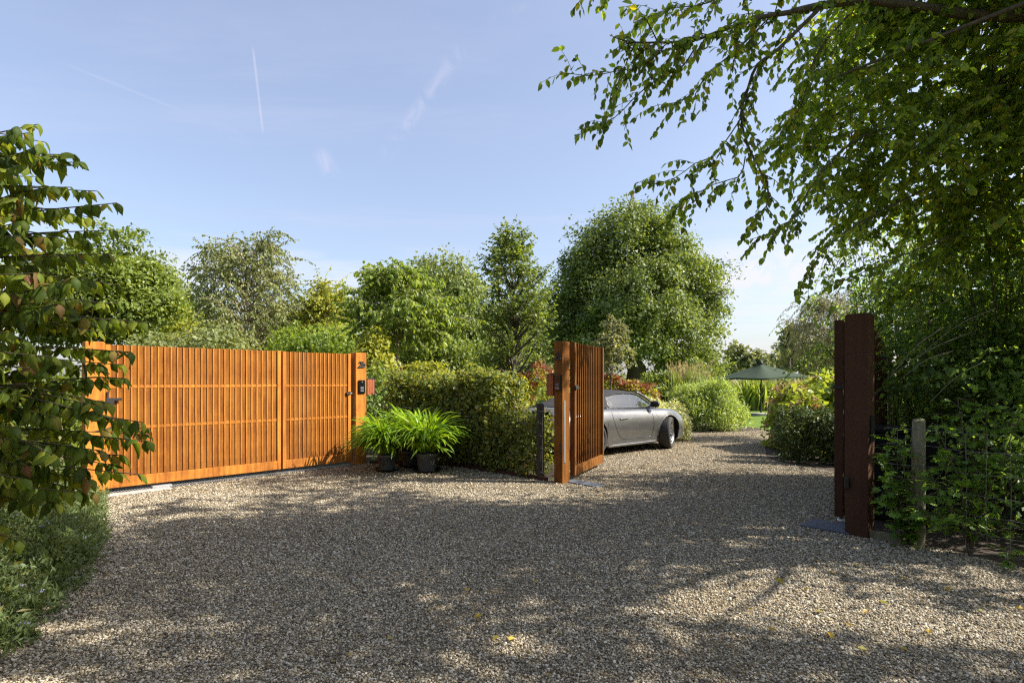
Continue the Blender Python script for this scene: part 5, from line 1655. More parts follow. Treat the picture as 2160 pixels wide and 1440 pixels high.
def grass_tuft(name, label, c, r, h, n, plumes, leafm='l_grass', lean=0.45, cat='grass plant', group=None, blade=0.9, pl=0.20):
    t = thing(name, label, cat, (c[0], c[1], 0), group)
    a = rng.uniform(0, 2 * math.pi, n); rr = np.sqrt(rng.random(n)) * r * 0.45
    b = np.column_stack([c[0] + np.cos(a) * rr, c[1] + np.sin(a) * rr, np.zeros(n)])
    d = np.column_stack([np.cos(a) * lean * rng.uniform(0.2, 1.3, n), np.sin(a) * lean * rng.uniform(0.2, 1.3, n), np.ones(n)])
    m = MB(); leaves(m, b, d, np.column_stack([np.cos(a), np.sin(a), np.full(n, .2)]), h * blade * rng.uniform(0.7, 1.2, n), 'blade')
    m.build('blades', M[leafm], t)
    if plumes:
        p = MB(); stalk = MB()
        for _ in range(plumes):
            a_ = rng.uniform(0, 2 * math.pi); l_ = lean * rng.uniform(0.2, 1.1)
            tip = np.array([c[0] + math.cos(a_) * l_ * h, c[1] + math.sin(a_) * l_ * h, h * rng.uniform(0.85, 1.12)])
            root = np.array([c[0] + math.cos(a_) * r * 0.2, c[1] + math.sin(a_) * r * 0.2, 0.0])
            pt = bend(root, tip, 5, 0.06, 0.02); stalk.tube(pt, 0.004, 4, False)
            q = pt[-1] + (pt[-1] - pt[-2]) / np.linalg.norm(pt[-1] - pt[-2]) * rng.uniform(0, pl, 14)[:, None]
            leaves(p, q, rdir(14) * 0.5 + unit(pt[-1] - pt[-2]), rdir(14), 0.07, 'narrow')
        p.build('plumes', M['fl_plume'], t); stalk.build('stalks', M['fl_plume'], t)
    return t


g0 = gxy(1455, 19)
grass_tuft('fountain_grass', 'fountain grass with pale feathery plumes above the mound shaped shrub', g0, 0.9, 1.72, 700, 130, lean=0.42)
# band of tall reeds behind the lawn: nobody could count the blades
n = 9000
bx = rng.uniform(8.0, 20.0, n); by = 27 + rng.uniform(-0.8, 1.2, n) + 0.1 * bx
m = MB(); leaves(m, np.column_stack([bx, by, np.zeros(n)]), np.column_stack([rng.normal(size=n) * .16, rng.normal(size=n) * .16, np.ones(n)]), rdir(n), rng.uniform(0.8, 1.55, n) * (1 + 0.15 * np.sin(bx * 1.7)), 'blade', width=2.2)
tag(m.build('tall_reeds', M['l_grass']), 'band of tall brownish green reeds beyond the lawn under the umbrella', 'reeds', kind='stuff')
n = 5000
bx = rng.uniform(6.0, 22.0, n); by = 27.5 + rng.uniform(-0.8, 1.2, n) + 0.1 * bx
m = MB(); leaves(m, np.column_stack([bx, by, rng.uniform(0.9, 1.3, n)]), np.column_stack([rng.normal(size=n) * .2, rng.normal(size=n) * .2, np.ones(n)]), rdir(n), rng.uniform(0.15, 0.35, n), 'narrow', width=0.7)
tag(m.build('reed_plumes', M['fl_plume']), 'pale brown plumes along the top of the reed band', 'reeds', kind='stuff')
hedge('field_hedge', 'long low dark hedge on the horizon beyond the garden', [(-70, 88), (0, 80), (40, 72), (70, 60)], 2.0, 0.0, 2.1, 'l_far', 14000, 0.5, 'diamond', stems=5, per=14, cr=0.8)

# a low far roof seen beside the umbrella
fb = thing('far_shed', 'low grey far shed roof left of the umbrella', 'building', (24.5, 62, 0))
MB().box((24.5, 62, 0.55), (3.2, 2, 0.55)).build('wall', plain('shed_wall', (0.20, 0.18, 0.15), 0.9), fb)
rf = MB(); rf.add([(20.9, 59.7, 1.1), (28.1, 59.7, 1.1), (28.1, 64.3, 1.1), (20.9, 64.3, 1.1), (20.9, 62, 2.0), (28.1, 62, 2.0)], [[0, 1, 5, 4], [2, 3, 4, 5], [3, 2, 1, 0]], [[1, 2, 5], [3, 0, 4]])
rf.build('roof', plain('shed_roof', (0.30, 0.31, 0.33), 0.6), fb)

# ------------------------------------------------------------------ overhanging tree at the right
TR = thing('overhanging_tree', 'large tree whose leafy branches hang in from the upper right', 'tree', (6.6, 4.4, 0))
tw = MB(); lf = MB()
SINGLE = []            # leaves that show against the sky: objects of their own


def branch(pts, r0, r1, n_twig, tlen, size=0.062, single=False, start=0.15, step=0.035, spread=0.8, down=0.35, level=1):
    pl, L_ = spl(pts)
    tw.tube(pl, np.linspace(r0, r1, len(pl)), 6, True)
    for i in range(n_twig):
        f = start + (1 - start) * (i + rng.random()) / n_twig
        k = min(int(f * (len(pl) - 1)), len(pl) - 2)
        tan = unit(pl[k + 1] - pl[k])
        dr = unit(tan * 0.75 + rng.normal(size=3) * spread * 0.6 + np.array([0, 0, -down]))
        ln = tlen * rng.uniform(0.5, 1.25)
        mid = pl[k] + dr * ln * 0.5 + np.array([0, 0, 0.05 * ln])
        end = pl[k] + dr * ln + np.array([0, 0, -0.10 * ln])
        tp, _ = spl([pl[k], mid, end], max(5, int(ln / 0.05)))
        rt = max(0.0022, min(0.006, r0 * 0.3))
        tw.tube(tp, np.linspace(rt, 0.0012, len(tp)), 4, False)
        twig_leaves(tp, 0.15, step, size, single)
        if level > 1:
            for _ in range(2):
                kk = rng.integers(1, len(tp) - 1)
                d2 = unit(dr * 0.6 + rng.normal(size=3) * 0.6 + np.array([0, 0, -0.3]))
                e2 = tp[kk] + d2 * ln * 0.5
                t2, _ = spl([tp[kk], (tp[kk] + e2) / 2 + [0, 0, 0.02], e2], 5)
                tw.tube(t2, np.linspace(0.0022, 0.001, 5), 4, False)
                twig_leaves(t2, 0.1, step, size, single)
    twig_leaves(pl, 0.8, step, size, single)
    return pl


D0 = 4.6


def L3(*q): return [P(x, y, D) for x, y, D in q]


# the limb along the top edge and the sprays that hang from it
branch([(6.5, 4.4, 4.6), (5.4, 4.5, 4.55)] + L3((2160, 34, 4.7), (2040, 30, 4.7), (1940, 16, 4.7), (1830, 2, 4.7), (1734, 12, 4.6), (1669, 26, 4.5)), 0.075, 0.026, 10, 0.35, level=2, start=0.55)
branch(L3((1669, 26, 4.5), (1600, 38, 4.4), (1530, 62, 4.3), (1461, 85, 4.2), (1391, 90, 4.15), (1310, 84, 4.1), (1293, 78, 4.1)), 0.020, 0.004, 30, 0.32, single=True, level=2, start=0.05)
branch(L3((1725, 22, 4.55), (1674, 72, 4.5), (1632, 112, 4.45), (1595, 140, 4.4), (1577, 190, 4.4), (1563, 240, 4.35), (1572, 290, 4.35), (1586, 325, 4.35), (1604, 360, 4.3), (1622, 402, 4.3), (1612, 442, 4.3), (1578, 462, 4.3)), 0.017, 0.003, 34, 0.28, single=True, start=0.12)
branch(L3((1566, 245, 4.35), (1536, 290, 4.3), (1505, 330, 4.25), (1465, 345, 4.2), (1430, 372, 4.2), (1375, 390, 4.2)), 0.006, 0.002, 18, 0.24, single=True)
branch(L3((1572, 330, 4.35), (1560, 372, 4.3), (1512, 386, 4.3), (1460, 415, 4.3), (1425, 440, 4.3), (1415, 452, 4.3)), 0.005, 0.002, 14, 0.2, single=True)
branch(L3((1470, 95, 4.2), (1440, 140, 4.2), (1390, 165, 4.15), (1345, 200, 4.1), (1290, 252, 4.1), (1225, 272, 4.1)), 0.006, 0.002, 18, 0.24, single=True)
branch(L3((1400, 100, 4.15), (1355, 140, 4.15), (1300, 150, 4.1), (1250, 160, 4.1), (1182, 152, 4.1)), 0.005, 0.002, 14, 0.22, single=True)
branch(L3((1340, -40, 4.0), (1290, -15, 4.0), (1235, -8, 4.0), (1208, 20, 4.0)), 0.005, 0.002, 6, 0.12, single=True)
branch(L3((1560, -30, 4.3), (1480, 10, 4.2), (1410, 20, 4.2), (1345, 45, 4.2)), 0.006, 0.002, 22, 0.28, single=False)
branch(L3((1620, 40, 4.5), (1560, 100, 4.4), (1500, 150, 4.35), (1450, 205, 4.3), (1400, 225, 4.3)), 0.007, 0.002, 22, 0.28, single=False)
branch(L3((1930, 250, 5.0), (1800, 300, 4.9), (1720, 380, 4.8), (1660, 470, 4.7), (1600, 500, 4.6), (1582, 505, 4.6)), 0.010, 0.002, 16, 0.28, single=True, start=0.45)
branch(L3((1950, 400, 5.0), (1850, 450, 4.9), (1770, 500, 4.8), (1715, 560, 4.7), (1690, 600, 4.7)), 0.010, 0.002, 16, 0.28, single=False, start=0.3)
branch(L3((2000, 500, 5.0), (1900, 540, 4.9), (1830, 570, 4.8), (1760, 600, 4.8)), 0.010, 0.002, 14, 0.28, single=False, start=0.3)
branch(L3((1800, 20, 4.7), (1720, 120, 4.7), (1690, 220, 4.7), (1650, 290, 4.7), (1640, 330, 4.7)), 0.010, 0.002, 24, 0.32, single=False, level=2)
# inner limbs and the mass of the crown
trunk_top = np.array([6.6, 4.5, 4.0])
tk, _ = spl([(6.6, 4.4, -0.1), (6.62, 4.4, 0.4), (6.5, 4.45, 2.4), (6.5, 4.5, 4.4), (6.7, 4.6, 6.6), (6.6, 4.7, 8.6)], 20)
tm = MB().tube(tk, np.interp(np.linspace(0, 1, 20), [0, .05, .5, 1], [0.30, 0.22, 0.16, 0.03]), 12)
mass = [(3.75, 5.0, 5.05, 1.0, 0.9, 0.65), (3.2, 5.2, 3.85, 0.7, 0.75, 0.85), (4.75, 5.5, 4.75, 1.75, 1.5, 1.35), (4.6, 5.7, 3.35, 1.25, 1.3, 1.0), (5.6, 5.2, 3.2, 1.3, 1.5, 1.3), (5.6, 4.6, 5.2, 1.9, 1.6, 1.4)]
upper = [(7.4, 3.0, 3.7, 1.6, 1.4, 1.2), (6.3, 4.6, 6.9, 2.9, 2.4, 2.1), (4.3, 4.8, 6.3, 1.7, 1.9, 1.2), (6.5, 3.2, 8.2, 2.4, 1.9, 1.6), (6.2, 2.4, 6.0, 2.3, 1.6, 1.9), (3.4, 3.4, 6.3, 1.5, 1.5, 0.9)]


def mass_twigs(blobs, n, ln, size, step, wob=0.2, lo=0.2):
    c, idx = blob_points(blobs, n, lo, wob)
    b = np.array(blobs)[idx, :3]
    for i in range(n):
        out = unit(c[i] - b[i]) * 0.5 + np.array([-0.45, 0, 0.0]) + rng.normal(size=3) * 0.6
        dr = unit(out); l_ = ln * rng.uniform(0.6, 1.3)
        p0_ = c[i] - dr * l_ * 0.5
        tp, _ = spl([p0_, p0_ + dr * l_ * 0.5 + [0, 0, 0.06 * l_], p0_ + dr * l_ + [0, 0, -0.12 * l_]], 6)
        tw.tube(tp, np.linspace(0.0045, 0.0014, 6), 4, False)
        twig_leaves(tp, 0.05, step, size, False)


def cluster_twigs(blobs, n, k, ln, size, step):
    """Dense sprays with clear holes between them."""
    c, _ = blob_points(blobs, n, 0.15, 0.15)
    for q in c:
        s_ = 0.32 * rng.uniform(0.7, 1.3)
        mass_twigs([(q[0], q[1], q[2], s_, s_, s_ * 0.8)], k, ln, size, step)


cluster_twigs(mass, 158, 11, 0.50, 0.068, 0.022)
mass_twigs(mass, 420, 0.55, 0.068, 0.026)
mass_twigs(mass[:2], 190, 0.5, 0.066, 0.026)
mass_twigs(mass[2:4], 260, 0.5, 0.068, 0.026)
cluster_twigs(upper, 80, 8, 0.62, 0.105, 0.030)
cluster_twigs([(6.0, 7.5, 6.8, 1.7, 1.0, 1.1)], 13, 8, 0.55, 0.10, 0.032)
for i in range(34):
    c, _ = blob_points(mass + upper, 1, 0.4)
    k = rng.integers(6, 18)
    tw.tube(bend(tk[k], c[0], 8, 0.06, 0.07), np.linspace(0.045, 0.008, 8), 6, False)
tm.build('trunk', M['bark'], TR, True)
tw.build('branches', M['twig'], TR, True)
lo_ = lf.build('crown', M['l_overhang'], TR); lo_['kind'] = 'stuff'
ovals = []
for k in range(5):
    tv, tq = LEAF['oval']
    v = tv.copy(); v[:, 2] *= rng.uniform(0.5, 2.2); v[3, 2] -= rng.uniform(0, 0.15); v[:, 0] *= rng.uniform(0.85, 1.15)
    ovals.append(make_mesh('leaf', v, tq, M['l_overhang_obj']))


def leaf_objects(items, meshes, parent, limit):
    items = list(items)
    if len(items) > limit:
        k = rng.choice(len(items), limit, replace=False)
    else:
        k = np.arange(len(items))
    ks = set(int(i) for i in k)
    for i in ks:
        p, d, nr, s = items[i]
        d = Vector(d).normalized(); x = d.cross(Vector(nr)).normalized(); z = x.cross(d)
        o = bpy.data.objects.new('leaf', meshes[i % len(meshes)]); COL.objects.link(o); o.parent = parent; ORG[o] = ORG[parent]
        mt = Matrix((x, d, z)).transposed().to_4x4() @ Matrix.Scale(float(s), 4)
        mt.translation = Vector(np.array(p) - ORG[parent])
        o.matrix_local = mt
    return [items[i] for i in range(len(items)) if i not in ks]


rest = leaf_objects(SINGLE, ovals, TR, 300)
if rest:
    m = MB(); leaves(m, np.array([r[0] for r in rest]), np.array([r[1] for r in rest]), np.array([r[2] for r in rest]), np.array([r[3] for r in rest]), 'oval')
    o = m.build('hanging_leaves', M['l_overhang'], TR); o['kind'] = 'stuff'

# second tree by the road, out of the picture to the right: shades the foreground
tree('unseen_roadside_tree', 'roadside tree standing out of view to the right', (9.6, 0.8, 0), [(9.0, 1.2, 7.6, 2.4, 2.4, 2.6), (7.4, 1.6, 6.6, 1.8, 1.8, 1.6), (10.5, 0.5, 6, 2.4, 2.2, 2.4), (9.0, 3.0, 8.8, 2.0, 1.8, 1.6)], 'l_overhang', trunk_r=0.28, clumps=85, per=90, cr=0.5, size=0.12, shape='oval', limbs=16)

tree('added_left_tree', 'unseen tree added beyond the left bed to cut sky light', (-9.5, 3.0, 0), [(-9.5, 3.0, 4.0, 2.6, 2.6, 2.6), (-8.2, 4.0, 2.4, 1.8, 1.8, 1.8), (-8.4, 1.4, 2.6, 1.8, 1.8, 1.9)], 'l_back', trunk_r=0.2, clumps=260, per=40, cr=0.6, size=0.18, limbs=8)  # added out of view to lower the ambient light from the left
# unseen trees added behind the viewer to hold back sky light
for i, (x, y, lb) in enumerate(((-13, -8, 'leftmost'), (-4.5, -10, 'second from left'), (4, -10, 'second from right'), (12.5, -9, 'rightmost'))):
    tree('unseen_roadside_tree', 'unseen tree added behind the viewer to block sky light, %s of four' % lb, (x, y, 0), [(x, y, 5.5, 3.6, 3.2, 3.4), (x - 1.8, y + 0.8, 3.6, 2.6, 2.4, 2.6), (x + 1.9, y + 0.6, 3.4, 2.6, 2.4, 2.6), (x, y, 2.0, 4.0, 2.0, 2.0)], 'l_back', trunk_r=0.3, clumps=220, per=40, cr=0.8, size=0.30, limbs=8, group='unseen trees added to block sky light')

# ------------------------------------------------------------------ arching shrub behind the fence
SH = thing('arching_shrub', 'dense dark shrub with long arching shoots behind the wire fence', 'shrub', (6.2, 6.9, 0))
tw = MB(); lf = MB()
for i in range(310):
    b = np.array([rng.uniform(5.2, 7.6), rng.uniform(6.0, 8.6), 0.0])
    a = rng.uniform(0, 2 * math.pi)
    if rng.random() < 0.6: a = rng.uniform(math.pi * 0.75, math.pi * 1.45)
    hgt = rng.uniform(1.4, 3.9); rad_ = rng.uniform(0.4, 1.35 if math.cos(a) < 0 else 2.0)
    hd_ = np.array([math.cos(a), math.sin(a), 0])
    pl, L_ = spl([b, b + hd_ * rad_ * 0.15 + [0, 0, hgt * 0.6], b + hd_ * rad_ * 0.55 + [0, 0, hgt], b + hd_ * rad_ + [0, 0, hgt * rng.uniform(0.5, 0.8)]], 22)
    tw.tube(pl, np.linspace(0.011, 0.002, 22), 5, False)
    for k in range(6, 22):
        for _ in range(2):
            d2 = unit(rng.normal(size=3) + hd_ * 0.4 + [0, 0, -0.1]); l2 = rng.uniform(0.10, 0.30)
            tp = np.array([pl[k], pl[k] + d2 * l2 * 0.5 + [0, 0, 0.01], pl[k] + d2 * l2 - [0, 0, 0.03]])
            twig_leaves(tp, 0.0, 0.032, 0.054, False, 0.4, shape='diamond')
b = MB()
c, _ = blob_points([(5.6, 6.3, 2.2, 1.0, 0.9, 0.9), (4.9, 6.4, 1.6, 0.55, 0.6, 0.7), (6.6, 7.2, 1.3, 1.5, 1.3, 1.3), (6.0, 6.4, 0.9, 1.0, 0.8, 0.8), (7.4, 6.4, 1.6, 1.2, 1.5, 1.5), (7.6, 5.0, 1.4, 1.4, 1.2, 1.4), (6.2, 5.2, 0.8, 0.9, 0.7, 0.8), (5.2, 5.5, 1.35, 0.9, 0.6, 0.55)], 760, 0.2)
cloud(lf, c, 0.22, 40, 0.060, 'diamond')
tw.build('shoots', M['twig'], SH, True)
o = lf.build('foliage', M['l_shrub_dark'], SH); o['kind'] = 'stuff'

m = MB()
c = np.column_stack([rng.uniform(3.75, 5.6, 170), rng.uniform(4.6, 5.75, 170), rng.uniform(0.05, 1.0, 170)])
c = c[(c[:, 0] - 3.45) * 0.62 + (c[:, 1] - 5.25) > 0.34]
cloud(m, c, 0.17, 16, 0.055, 'maple')
tag(m.build('undergrowth', M['l_shrub_dark']), 'dark leafy undergrowth behind the wire fence at right', 'undergrowth', kind='stuff')
# dead pale shoots sweeping down to the left above the fence
tw_d = MB()
for (x0, y0, x1, y1, D) in ((2030, 620, 1868, 720, 6.1), (1990, 690, 1880, 790, 5.9), (2050, 700, 1870, 800, 6.0), (2100, 650, 1950, 740, 5.9), (2010, 740, 1900, 800, 5.8), (2080, 760, 1960, 850, 5.7)):
    pl, _ = spl([P(x0, y0, D), P((x0 + x1) / 2, (y0 + y1) / 2 - 12, D), P(x1, y1, D)], 10)
    tw_d.tube(pl, np.linspace(0.007, 0.002, 10), 5, False)
tw_d.build('dry_shoots', M['bark_pale'], SH, True)


# ------------------------------------------------------------------ field maple saplings along the fence
def maple(label, base, stems, seed_sz=0.062):
    t = thing('maple_sapling', label, 'sapling', (base[0], base[1], 0), 'maple saplings growing along the wire fence')
    s_ = MB(); l_ = MB()
    for tip, n in stems:
        tip = np.array(tip)
        pl, L_ = spl([np.array([base[0], base[1], -0.02]), np.array([base[0], base[1], 0.15]) * 0.85 + tip * 0.15, (np.array([base[0], base[1], 0.2]) + tip) / 2 + rng.normal(size=3) * 0.04, tip], 18)
        s_.tube(pl, np.linspace(0.011, 0.003, 18), 6, False)
        for i in range(n):
            k = rng.integers(4, 18)
            d2 = unit(rng.normal(size=3) * [1, 1, 0.45]); l2 = rng.uniform(0.08, 0.30)
            tp = np.array([pl[k], pl[k] + d2 * l2 * 0.6 + [0, 0, 0.03], pl[k] + d2 * l2])
            s_.tube(tp, [0.003, 0.002, 0.0012], 4, False)
            m = rng.integers(4, 9)
            f = rng.random(m); q = tp[0] + (tp[2] - tp[0]) * f[:, None]
            leaves(l_, q, rdir(m) * [1, 1, 0.35] + d2 * 0.5 + [0, 0, -0.2], np.array([0, 0, 1.0]) + rng.normal(size=(m, 3)) * 0.35, seed_sz * rng.uniform(0.6, 1.25, m), 'maple')
    s_.build('stems', M['twig'], t, True); l_.build('foliage', M['l_maple'], t)


b0 = G(2047, 1176)
maple('many stemmed maple sapling right of the grey fence post', b0, [(P(2050, 930, 4.75), 26), (P(1975, 900, 4.8), 20), (P(2080, 860, 4.8), 26), (P(1960, 1010, 4.7), 16), (P(2110, 950, 4.8), 20), (P(2150, 880, 4.7), 22), (P(1950, 1085, 4.65), 9), (P(2020, 840, 4.9), 20)])
maple('leafy maple sapling between the dark gate post and the grey fence post', G(1915, 1150), [(P(1870, 960, 5.05), 26), (P(1900, 930, 5.1), 22), (P(1860, 1040, 5.0), 20), (P(1920, 1000, 5.05), 14), (P(1875, 1000, 5.0), 20)])
maple('low maple shoot with bright leaves at the foot of the grey post', G(1925, 1152), [(P(1900, 1080, 4.95), 10), (P(1950, 1075, 4.9), 16), (P(1980, 1085, 4.9), 8)], 0.07)
maple('small maple seedling at the lower right edge of the gravel', G(2130, 1196), [(P(2120, 1165, 4.45), 4), (P(2150, 1170, 4.45), 3)], 0.06)

# ------------------------------------------------------------------ leaning shrub with tiers of leaves, left foreground
VB = thing('viburnum_shrub', 'big leaved tiered shrub with drooping green and bronze leaves at left', 'shrub', (-3.7, 3.5, 0))
vt = MB(); VL = []


def vib_mesh(k):
    """Ovate, pointed, arched blade with a folded midrib and wavy side veins."""
    us = np.linspace(0, 1, 7)
    ww = np.array([0.03, 0.20, 0.30, 0.30, 0.23, 0.11, 0.0])
    V = []
    dr = rng.uniform(0.15, 0.85)
    for u, w in zip(us, ww):
        zc_ = -dr * u * u
        y = u * (1 - 0.18 * u * dr)
        rp = 0.02 * math.sin(u * 20 + k)
        V += [(-w, y - 0.02, zc_ - 0.06 * w / 0.3 + rp * .6), (-w * 0.5, y, zc_ + 0.045), (0, y, zc_), (w * 0.5, y, zc_ + 0.045), (w, y - 0.02, zc_ - 0.06 * w / 0.3 - rp * .6)]
    q = [[i * 5 + j, i * 5 + j + 1, i * 5 + 6 + j, i * 5 + 5 + j] for i in range(6) for j in range(4)]
    return np.array(V), np.array(q)


def vib_branch(p0_, p1_, n_pair, size=0.098, first=0.25, sub=0):
    sag = 0.06 * np.linalg.norm(np.array(p1_) - np.array(p0_))
    pl, L_ = spl([p0_, (np.array(p0_) + np.array(p1_)) / 2 + [0, 0, sag + rng.normal() * 0.02], p1_], 16)
    vt.tube(pl, np.linspace(0.008, 0.0025, 16), 5, False)
    for i in range(n_pair):
        f = first + (1 - first) * np.clip((i + 0.5 + rng.normal() * 0.25) / n_pair, 0, 0.99)
        k = min(int(f * 15), 14)
        pos = pl[k] + (pl[k + 1] - pl[k]) * (f * 15 - k)
        tan = unit(pl[k + 1] - pl[k]); side = unit(np.cross(tan, [0, 0, 1]))
        for sg in (-1, 1):
            if rng.random() < 0.18: continue
            d = tan * rng.uniform(0.0, 0.7) + side * sg * rng.uniform(0.25, 0.9) + np.array([0, 0, -rng.uniform(0.15, 0.85)]) + rng.normal(size=3) * 0.2
            nr = np.array([0, 0, 1.0]) + side * sg * 0.5 + rng.normal(size=3) * 0.35
            VL.append((pos, d, nr, size * rng.uniform(0.6, 1.32) * (1 - 0.2 * f)))
    VL.append((pl[-1], unit(pl[-1] - pl[-2]) + np.array([0, 0, -0.8]), np.array([0, 0, 1.0]) + rng.normal(size=3) * 0.2, size * 0.7))
    for _ in range(sub):
        k = rng.integers(5, 13)
        d2 = unit(pl[k] - pl[k - 1]) + rng.normal(size=3) * [0.5, 0.5, 0.12]
        vib_branch(pl[k], pl[k] + unit(d2) * min(L_ * 0.38, 0.35), max(3, n_pair // 2), size, 0.1)


tips = [(80, 262, 3.3), (125, 330, 3.2), (172, 342, 3.2), (150, 395, 3.25), (245, 428, 3.2), (240, 485, 3.25), (230, 535, 3.3), (120, 500, 3.1), (60, 420, 3.05), (190, 590, 3.25), (315, 680, 3.3), (250, 640, 3.4), (275, 742, 3.2), (210, 700, 3.15),
        (300, 890, 3.15), (312, 930, 3.2), (230, 850, 3.0), (298, 1000, 3.15), (215, 950, 3.0), (190, 1010, 3.1), (120, 1060, 3.0), (40, 1140, 2.75), (140, 760, 3.0), (160, 800, 3.3), (100, 640, 3.0), (120, 880, 2.9), (50, 980, 2.9), (90, 560, 3.4), (60, 720, 2.9), (70, 1040, 3.1), (150, 930, 3.5), (30, 330, 3.1), (40, 500, 3.0), (30, 620, 2.95), (35, 820, 2.9), (250, 600, 3.6), (200, 460, 3.6), (180, 880, 3.5), (95, 300, 3.3), (60, 280, 3.2), (120, 440, 3.3), (160, 540, 3.2), (150, 650, 3.2), (215, 770, 3.3), (140, 830, 3.1), (260, 960, 3.3), (100, 940, 2.85), (30, 900, 2.8), (20, 700, 2.8), (60, 580, 2.9), (90, 780, 2.9), (200, 1040, 3.3)]
stem_x, stem_y = -3.75, 3.5
for (x, y, D) in tips:
    tip = P(x, y, D)
    st_ = np.array([stem_x + rng.normal() * 0.12, stem_y + rng.normal() * 0.25, tip[2] - rng.uniform(0.0, 0.25)])
    L_ = np.linalg.norm(tip - st_)
    vib_branch(st_, tip, max(5, int(L_ / 0.062)), sub=0, first=0.12)
    for _ in range(1):
        t2 = P(max(-60, x - abs(rng.normal()) * 55 - 10), y + rng.normal() * 26, D + rng.normal() * 0.3)
        s2 = np.array([stem_x + rng.normal() * 0.12, stem_y + rng.normal() * 0.3, t2[2] - rng.uniform(0.0, 0.3)])
        vib_branch(s2, t2, max(5, int(np.linalg.norm(t2 - s2) / 0.066)), sub=0, first=0.2)
for i in range(60):       # the body of the shrub
    a = rng.uniform(0, 2 * math.pi); z = rng.uniform(0.35, 3.0)
    st_ = np.array([stem_x + rng.normal() * 0.15, stem_y + rng.normal() * 0.3, z])
    rr_ = rng.uniform(0.5, 1.05) * (1.1 - 0.22 * abs(z - 1.4))
    vib_branch(st_, st_ + np.array([math.cos(a) * rr_, math.sin(a) * rr_, rng.normal() * 0.05]), 14, sub=1, first=0.15)
for i in range(7):
    vt.tube(bend([stem_x + rng.normal() * 0.1, stem_y + rng.normal() * 0.15, -0.05], [stem_x + rng.normal() * 0.2, stem_y + rng.normal() * 0.3, rng.uniform(2.2, 3.2)], 8, 0, 0.03), np.linspace(0.022, 0.006, 8), 7, False)
vt.build('branches', M['twig'], VB, True)
vmesh = [vib_mesh(k) for k in range(6)]
vobj = [make_mesh('leaf', v, q, M['l_vib_obj'], smooth=True) for v, q in vmesh]
# the leaves that show largest: in the frame and nearest to the eye
key = np.array([(0 if (p[0] > -0.88 * p[1] and np.linalg.norm(np.array(p) - [stem_x, stem_y, p[2]]) > 0.45) else 5) + p[1] for p, *_ in VL])
order = np.argsort(key)
near = [VL[i] for i in order[:300]]
leaf_objects(near, vobj, VB, 300)
rest = [VL[i] for i in order[300:]]
m = MB()
for k in range(6):
    sub = rest[k::6]
    v, q = vmesh[k]
    pos = np.array([r[0] for r in sub]); d = unit(np.array([r[1] for r in sub])); nr = np.array([r[2] for r in sub]); s = np.array([r[3] for r in sub])
    x = unit(np.cross(d, nr)); z = np.cross(x, d)
    VV = (v[None, :, 0:1] * x[:, None] + v[None, :, 1:2] * d[:, None] + v[None, :, 2:3] * z[:, None]) * s[:, None, None] + pos[:, None]
    qq = (q[None] + (np.arange(len(sub)) * len(v))[:, None, None]).reshape(-1, 4)
    m.add(VV.reshape(-1, 3), qq, None, np.repeat(rng.random(len(sub)), len(v)))
o = m.build('foliage', M['l_vib'], VB, True); o['kind'] = 'stuff'

# ------------------------------------------------------------------ low planting under the shrub
edge_pts = np.array([(-2.95, 3.1), (-3.4, 4.2), (-4.0, 5.2), (-4.65, 6.1), (-5.2, 6.85), (-5.45, 7.15)])
n = 2600
s = rng.random(n)
yy = 2.6 + (7.35 - 2.6) * s
ex = np.interp(yy, edge_pts[:, 1], edge_pts[:, 0])
xx = ex + 0.22 - np.abs(rng.normal(size=n)) * 0.75
ex = ex + 0.10 * np.sin(yy * 3.1) + 0.07 * np.sin(yy * 7.3 + 1)
hgt = np.clip((ex + 0.28 - xx) * 0.7, 0.03, 0.42) * rng.uniform(0.4, 1.15, n) * (0.8 + 0.35 * np.sin(xx * 4 + yy * 2.7))
cen = np.column_stack([xx, yy, hgt])
m = MB(); cloud(m, cen[::2], 0.12, 27, 0.048, 'narrow', 0.9, -0.6, None, 0.5); cloud(m, cen[1::2], 0.11, 20, 0.034, 'oval', 0.8, -0.1, None, 0.8)
tag(m.build('ground_cover', M['l_cover']), 'low green leafy planting along the left edge of the gravel', 'ground cover', kind='stuff')
k = rng.choice(n, 130, replace=False)
m = MB(); cloud(m, cen[k] + [0, 0, 0.05], 0.018, 7, 0.022, 'diamond', 0.6, -0.4, None, 1.0)
tag(m.build('blue_flowers', M['fl_blue']), 'scattered small pale blue flowers in the low left planting', 'flowers', kind='stuff')

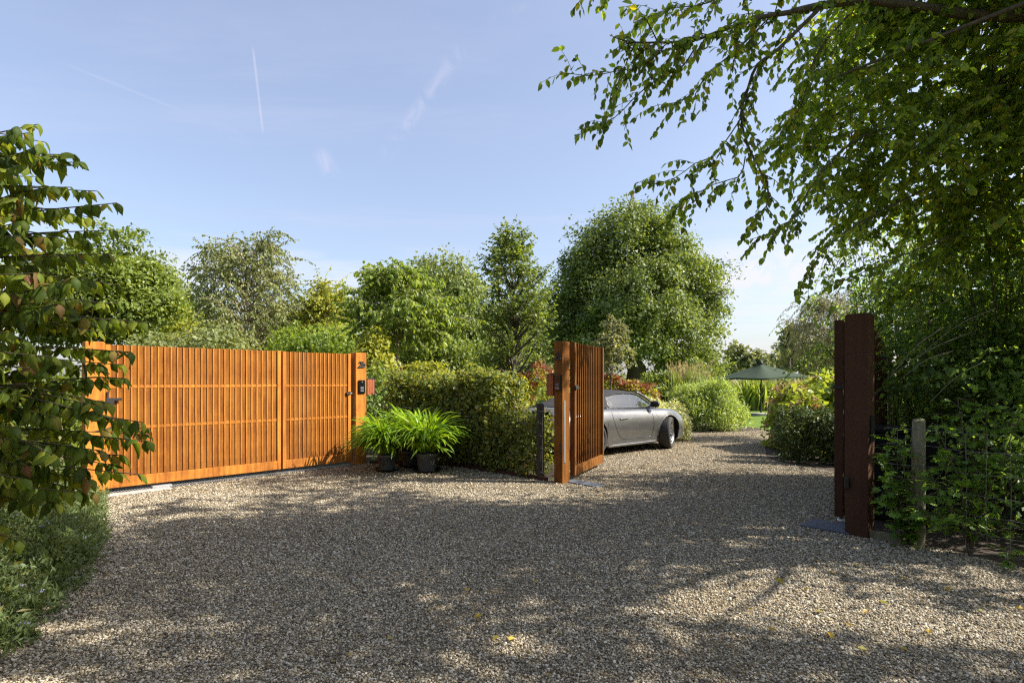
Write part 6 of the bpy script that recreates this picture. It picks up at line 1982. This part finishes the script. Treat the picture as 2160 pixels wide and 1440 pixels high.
# short timber posts among the leaves behind the left gate
for (x, y, D, h_, lb) in ((122, 900, 8.6, 0.95, 'short grey timber post seen through the leaning shrub'),):
    g = P(x, y, D)
    t = thing('timber_post', lb, 'post', (g[0], g[1], 0))
    wood_post(MB(), g, 0.06, h_).build('shaft', M['post_wood'], t, True)

# ------------------------------------------------------------------ fallen leaves on the gravel
fl = [make_mesh('fallen_leaf', LEAF['oval'][0] * np.array([1, 1, zs]) + [0, -0.5, 0.02], LEAF['oval'][1], M['fallen']) for zs in (1.0, 1.8, -1.2)]
spots = [(1722, 1188), (1728, 1297), (1755, 1215), (1905, 1226), (1865, 1278), (1630, 1336), (1790, 1326), (1825, 1298), (2065, 1295), (1820, 1378), (1752, 1348), (2150, 1290), (1905, 1378), (1645, 1232), (1810, 1200), (1700, 1250), (1008, 1308), (1130, 1232), (1045, 1355), (1080, 1356), (820, 1356), (1270, 1050), (1180, 1050), (985, 1250), (1960, 1340), (2000, 1250)]
for i, (x, y) in enumerate(spots):
    g = G(x, y)
    o = link('fallen_leaf', fl[i % 3], None, (g[0], g[1], 0.030))
    o.rotation_euler = (rng.normal() * 0.2, rng.normal() * 0.2, rng.uniform(0, 6.28))
    o.scale = [rng.uniform(0.04, 0.062)] * 3
    tag(o, 'small yellow fallen leaf lying flat on the gravel', 'fallen leaf', 'yellow leaves fallen on the gravel')

# ------------------------------------------------------------------ dry litter scattered over the gravel
n = 1500
q = np.column_stack([rng.uniform(-5, 5, n), 2.4 + 7.5 * rng.random(n) ** 1.3])
q = q[inside(q, drive)]
n = len(q)
m = MB(); leaves(m, np.column_stack([q, np.full(n, 0.022)]), rdir(n) * [1, 1, 0.15], np.array([0, 0, 1.0]) + rng.normal(size=(n, 3)) * 0.3, rng.uniform(0.012, 0.030, n), 'oval')
tag(m.build('leaf_litter', leafset('dry_litter', (0.07, 0.04, 0.018), (0.15, 0.095, 0.035), (0.26, 0.20, 0.05), trans=0.15, k=1.0)), 'tiny brown and yellow bits of leaf litter over the gravel', 'leaf litter', kind='stuff')
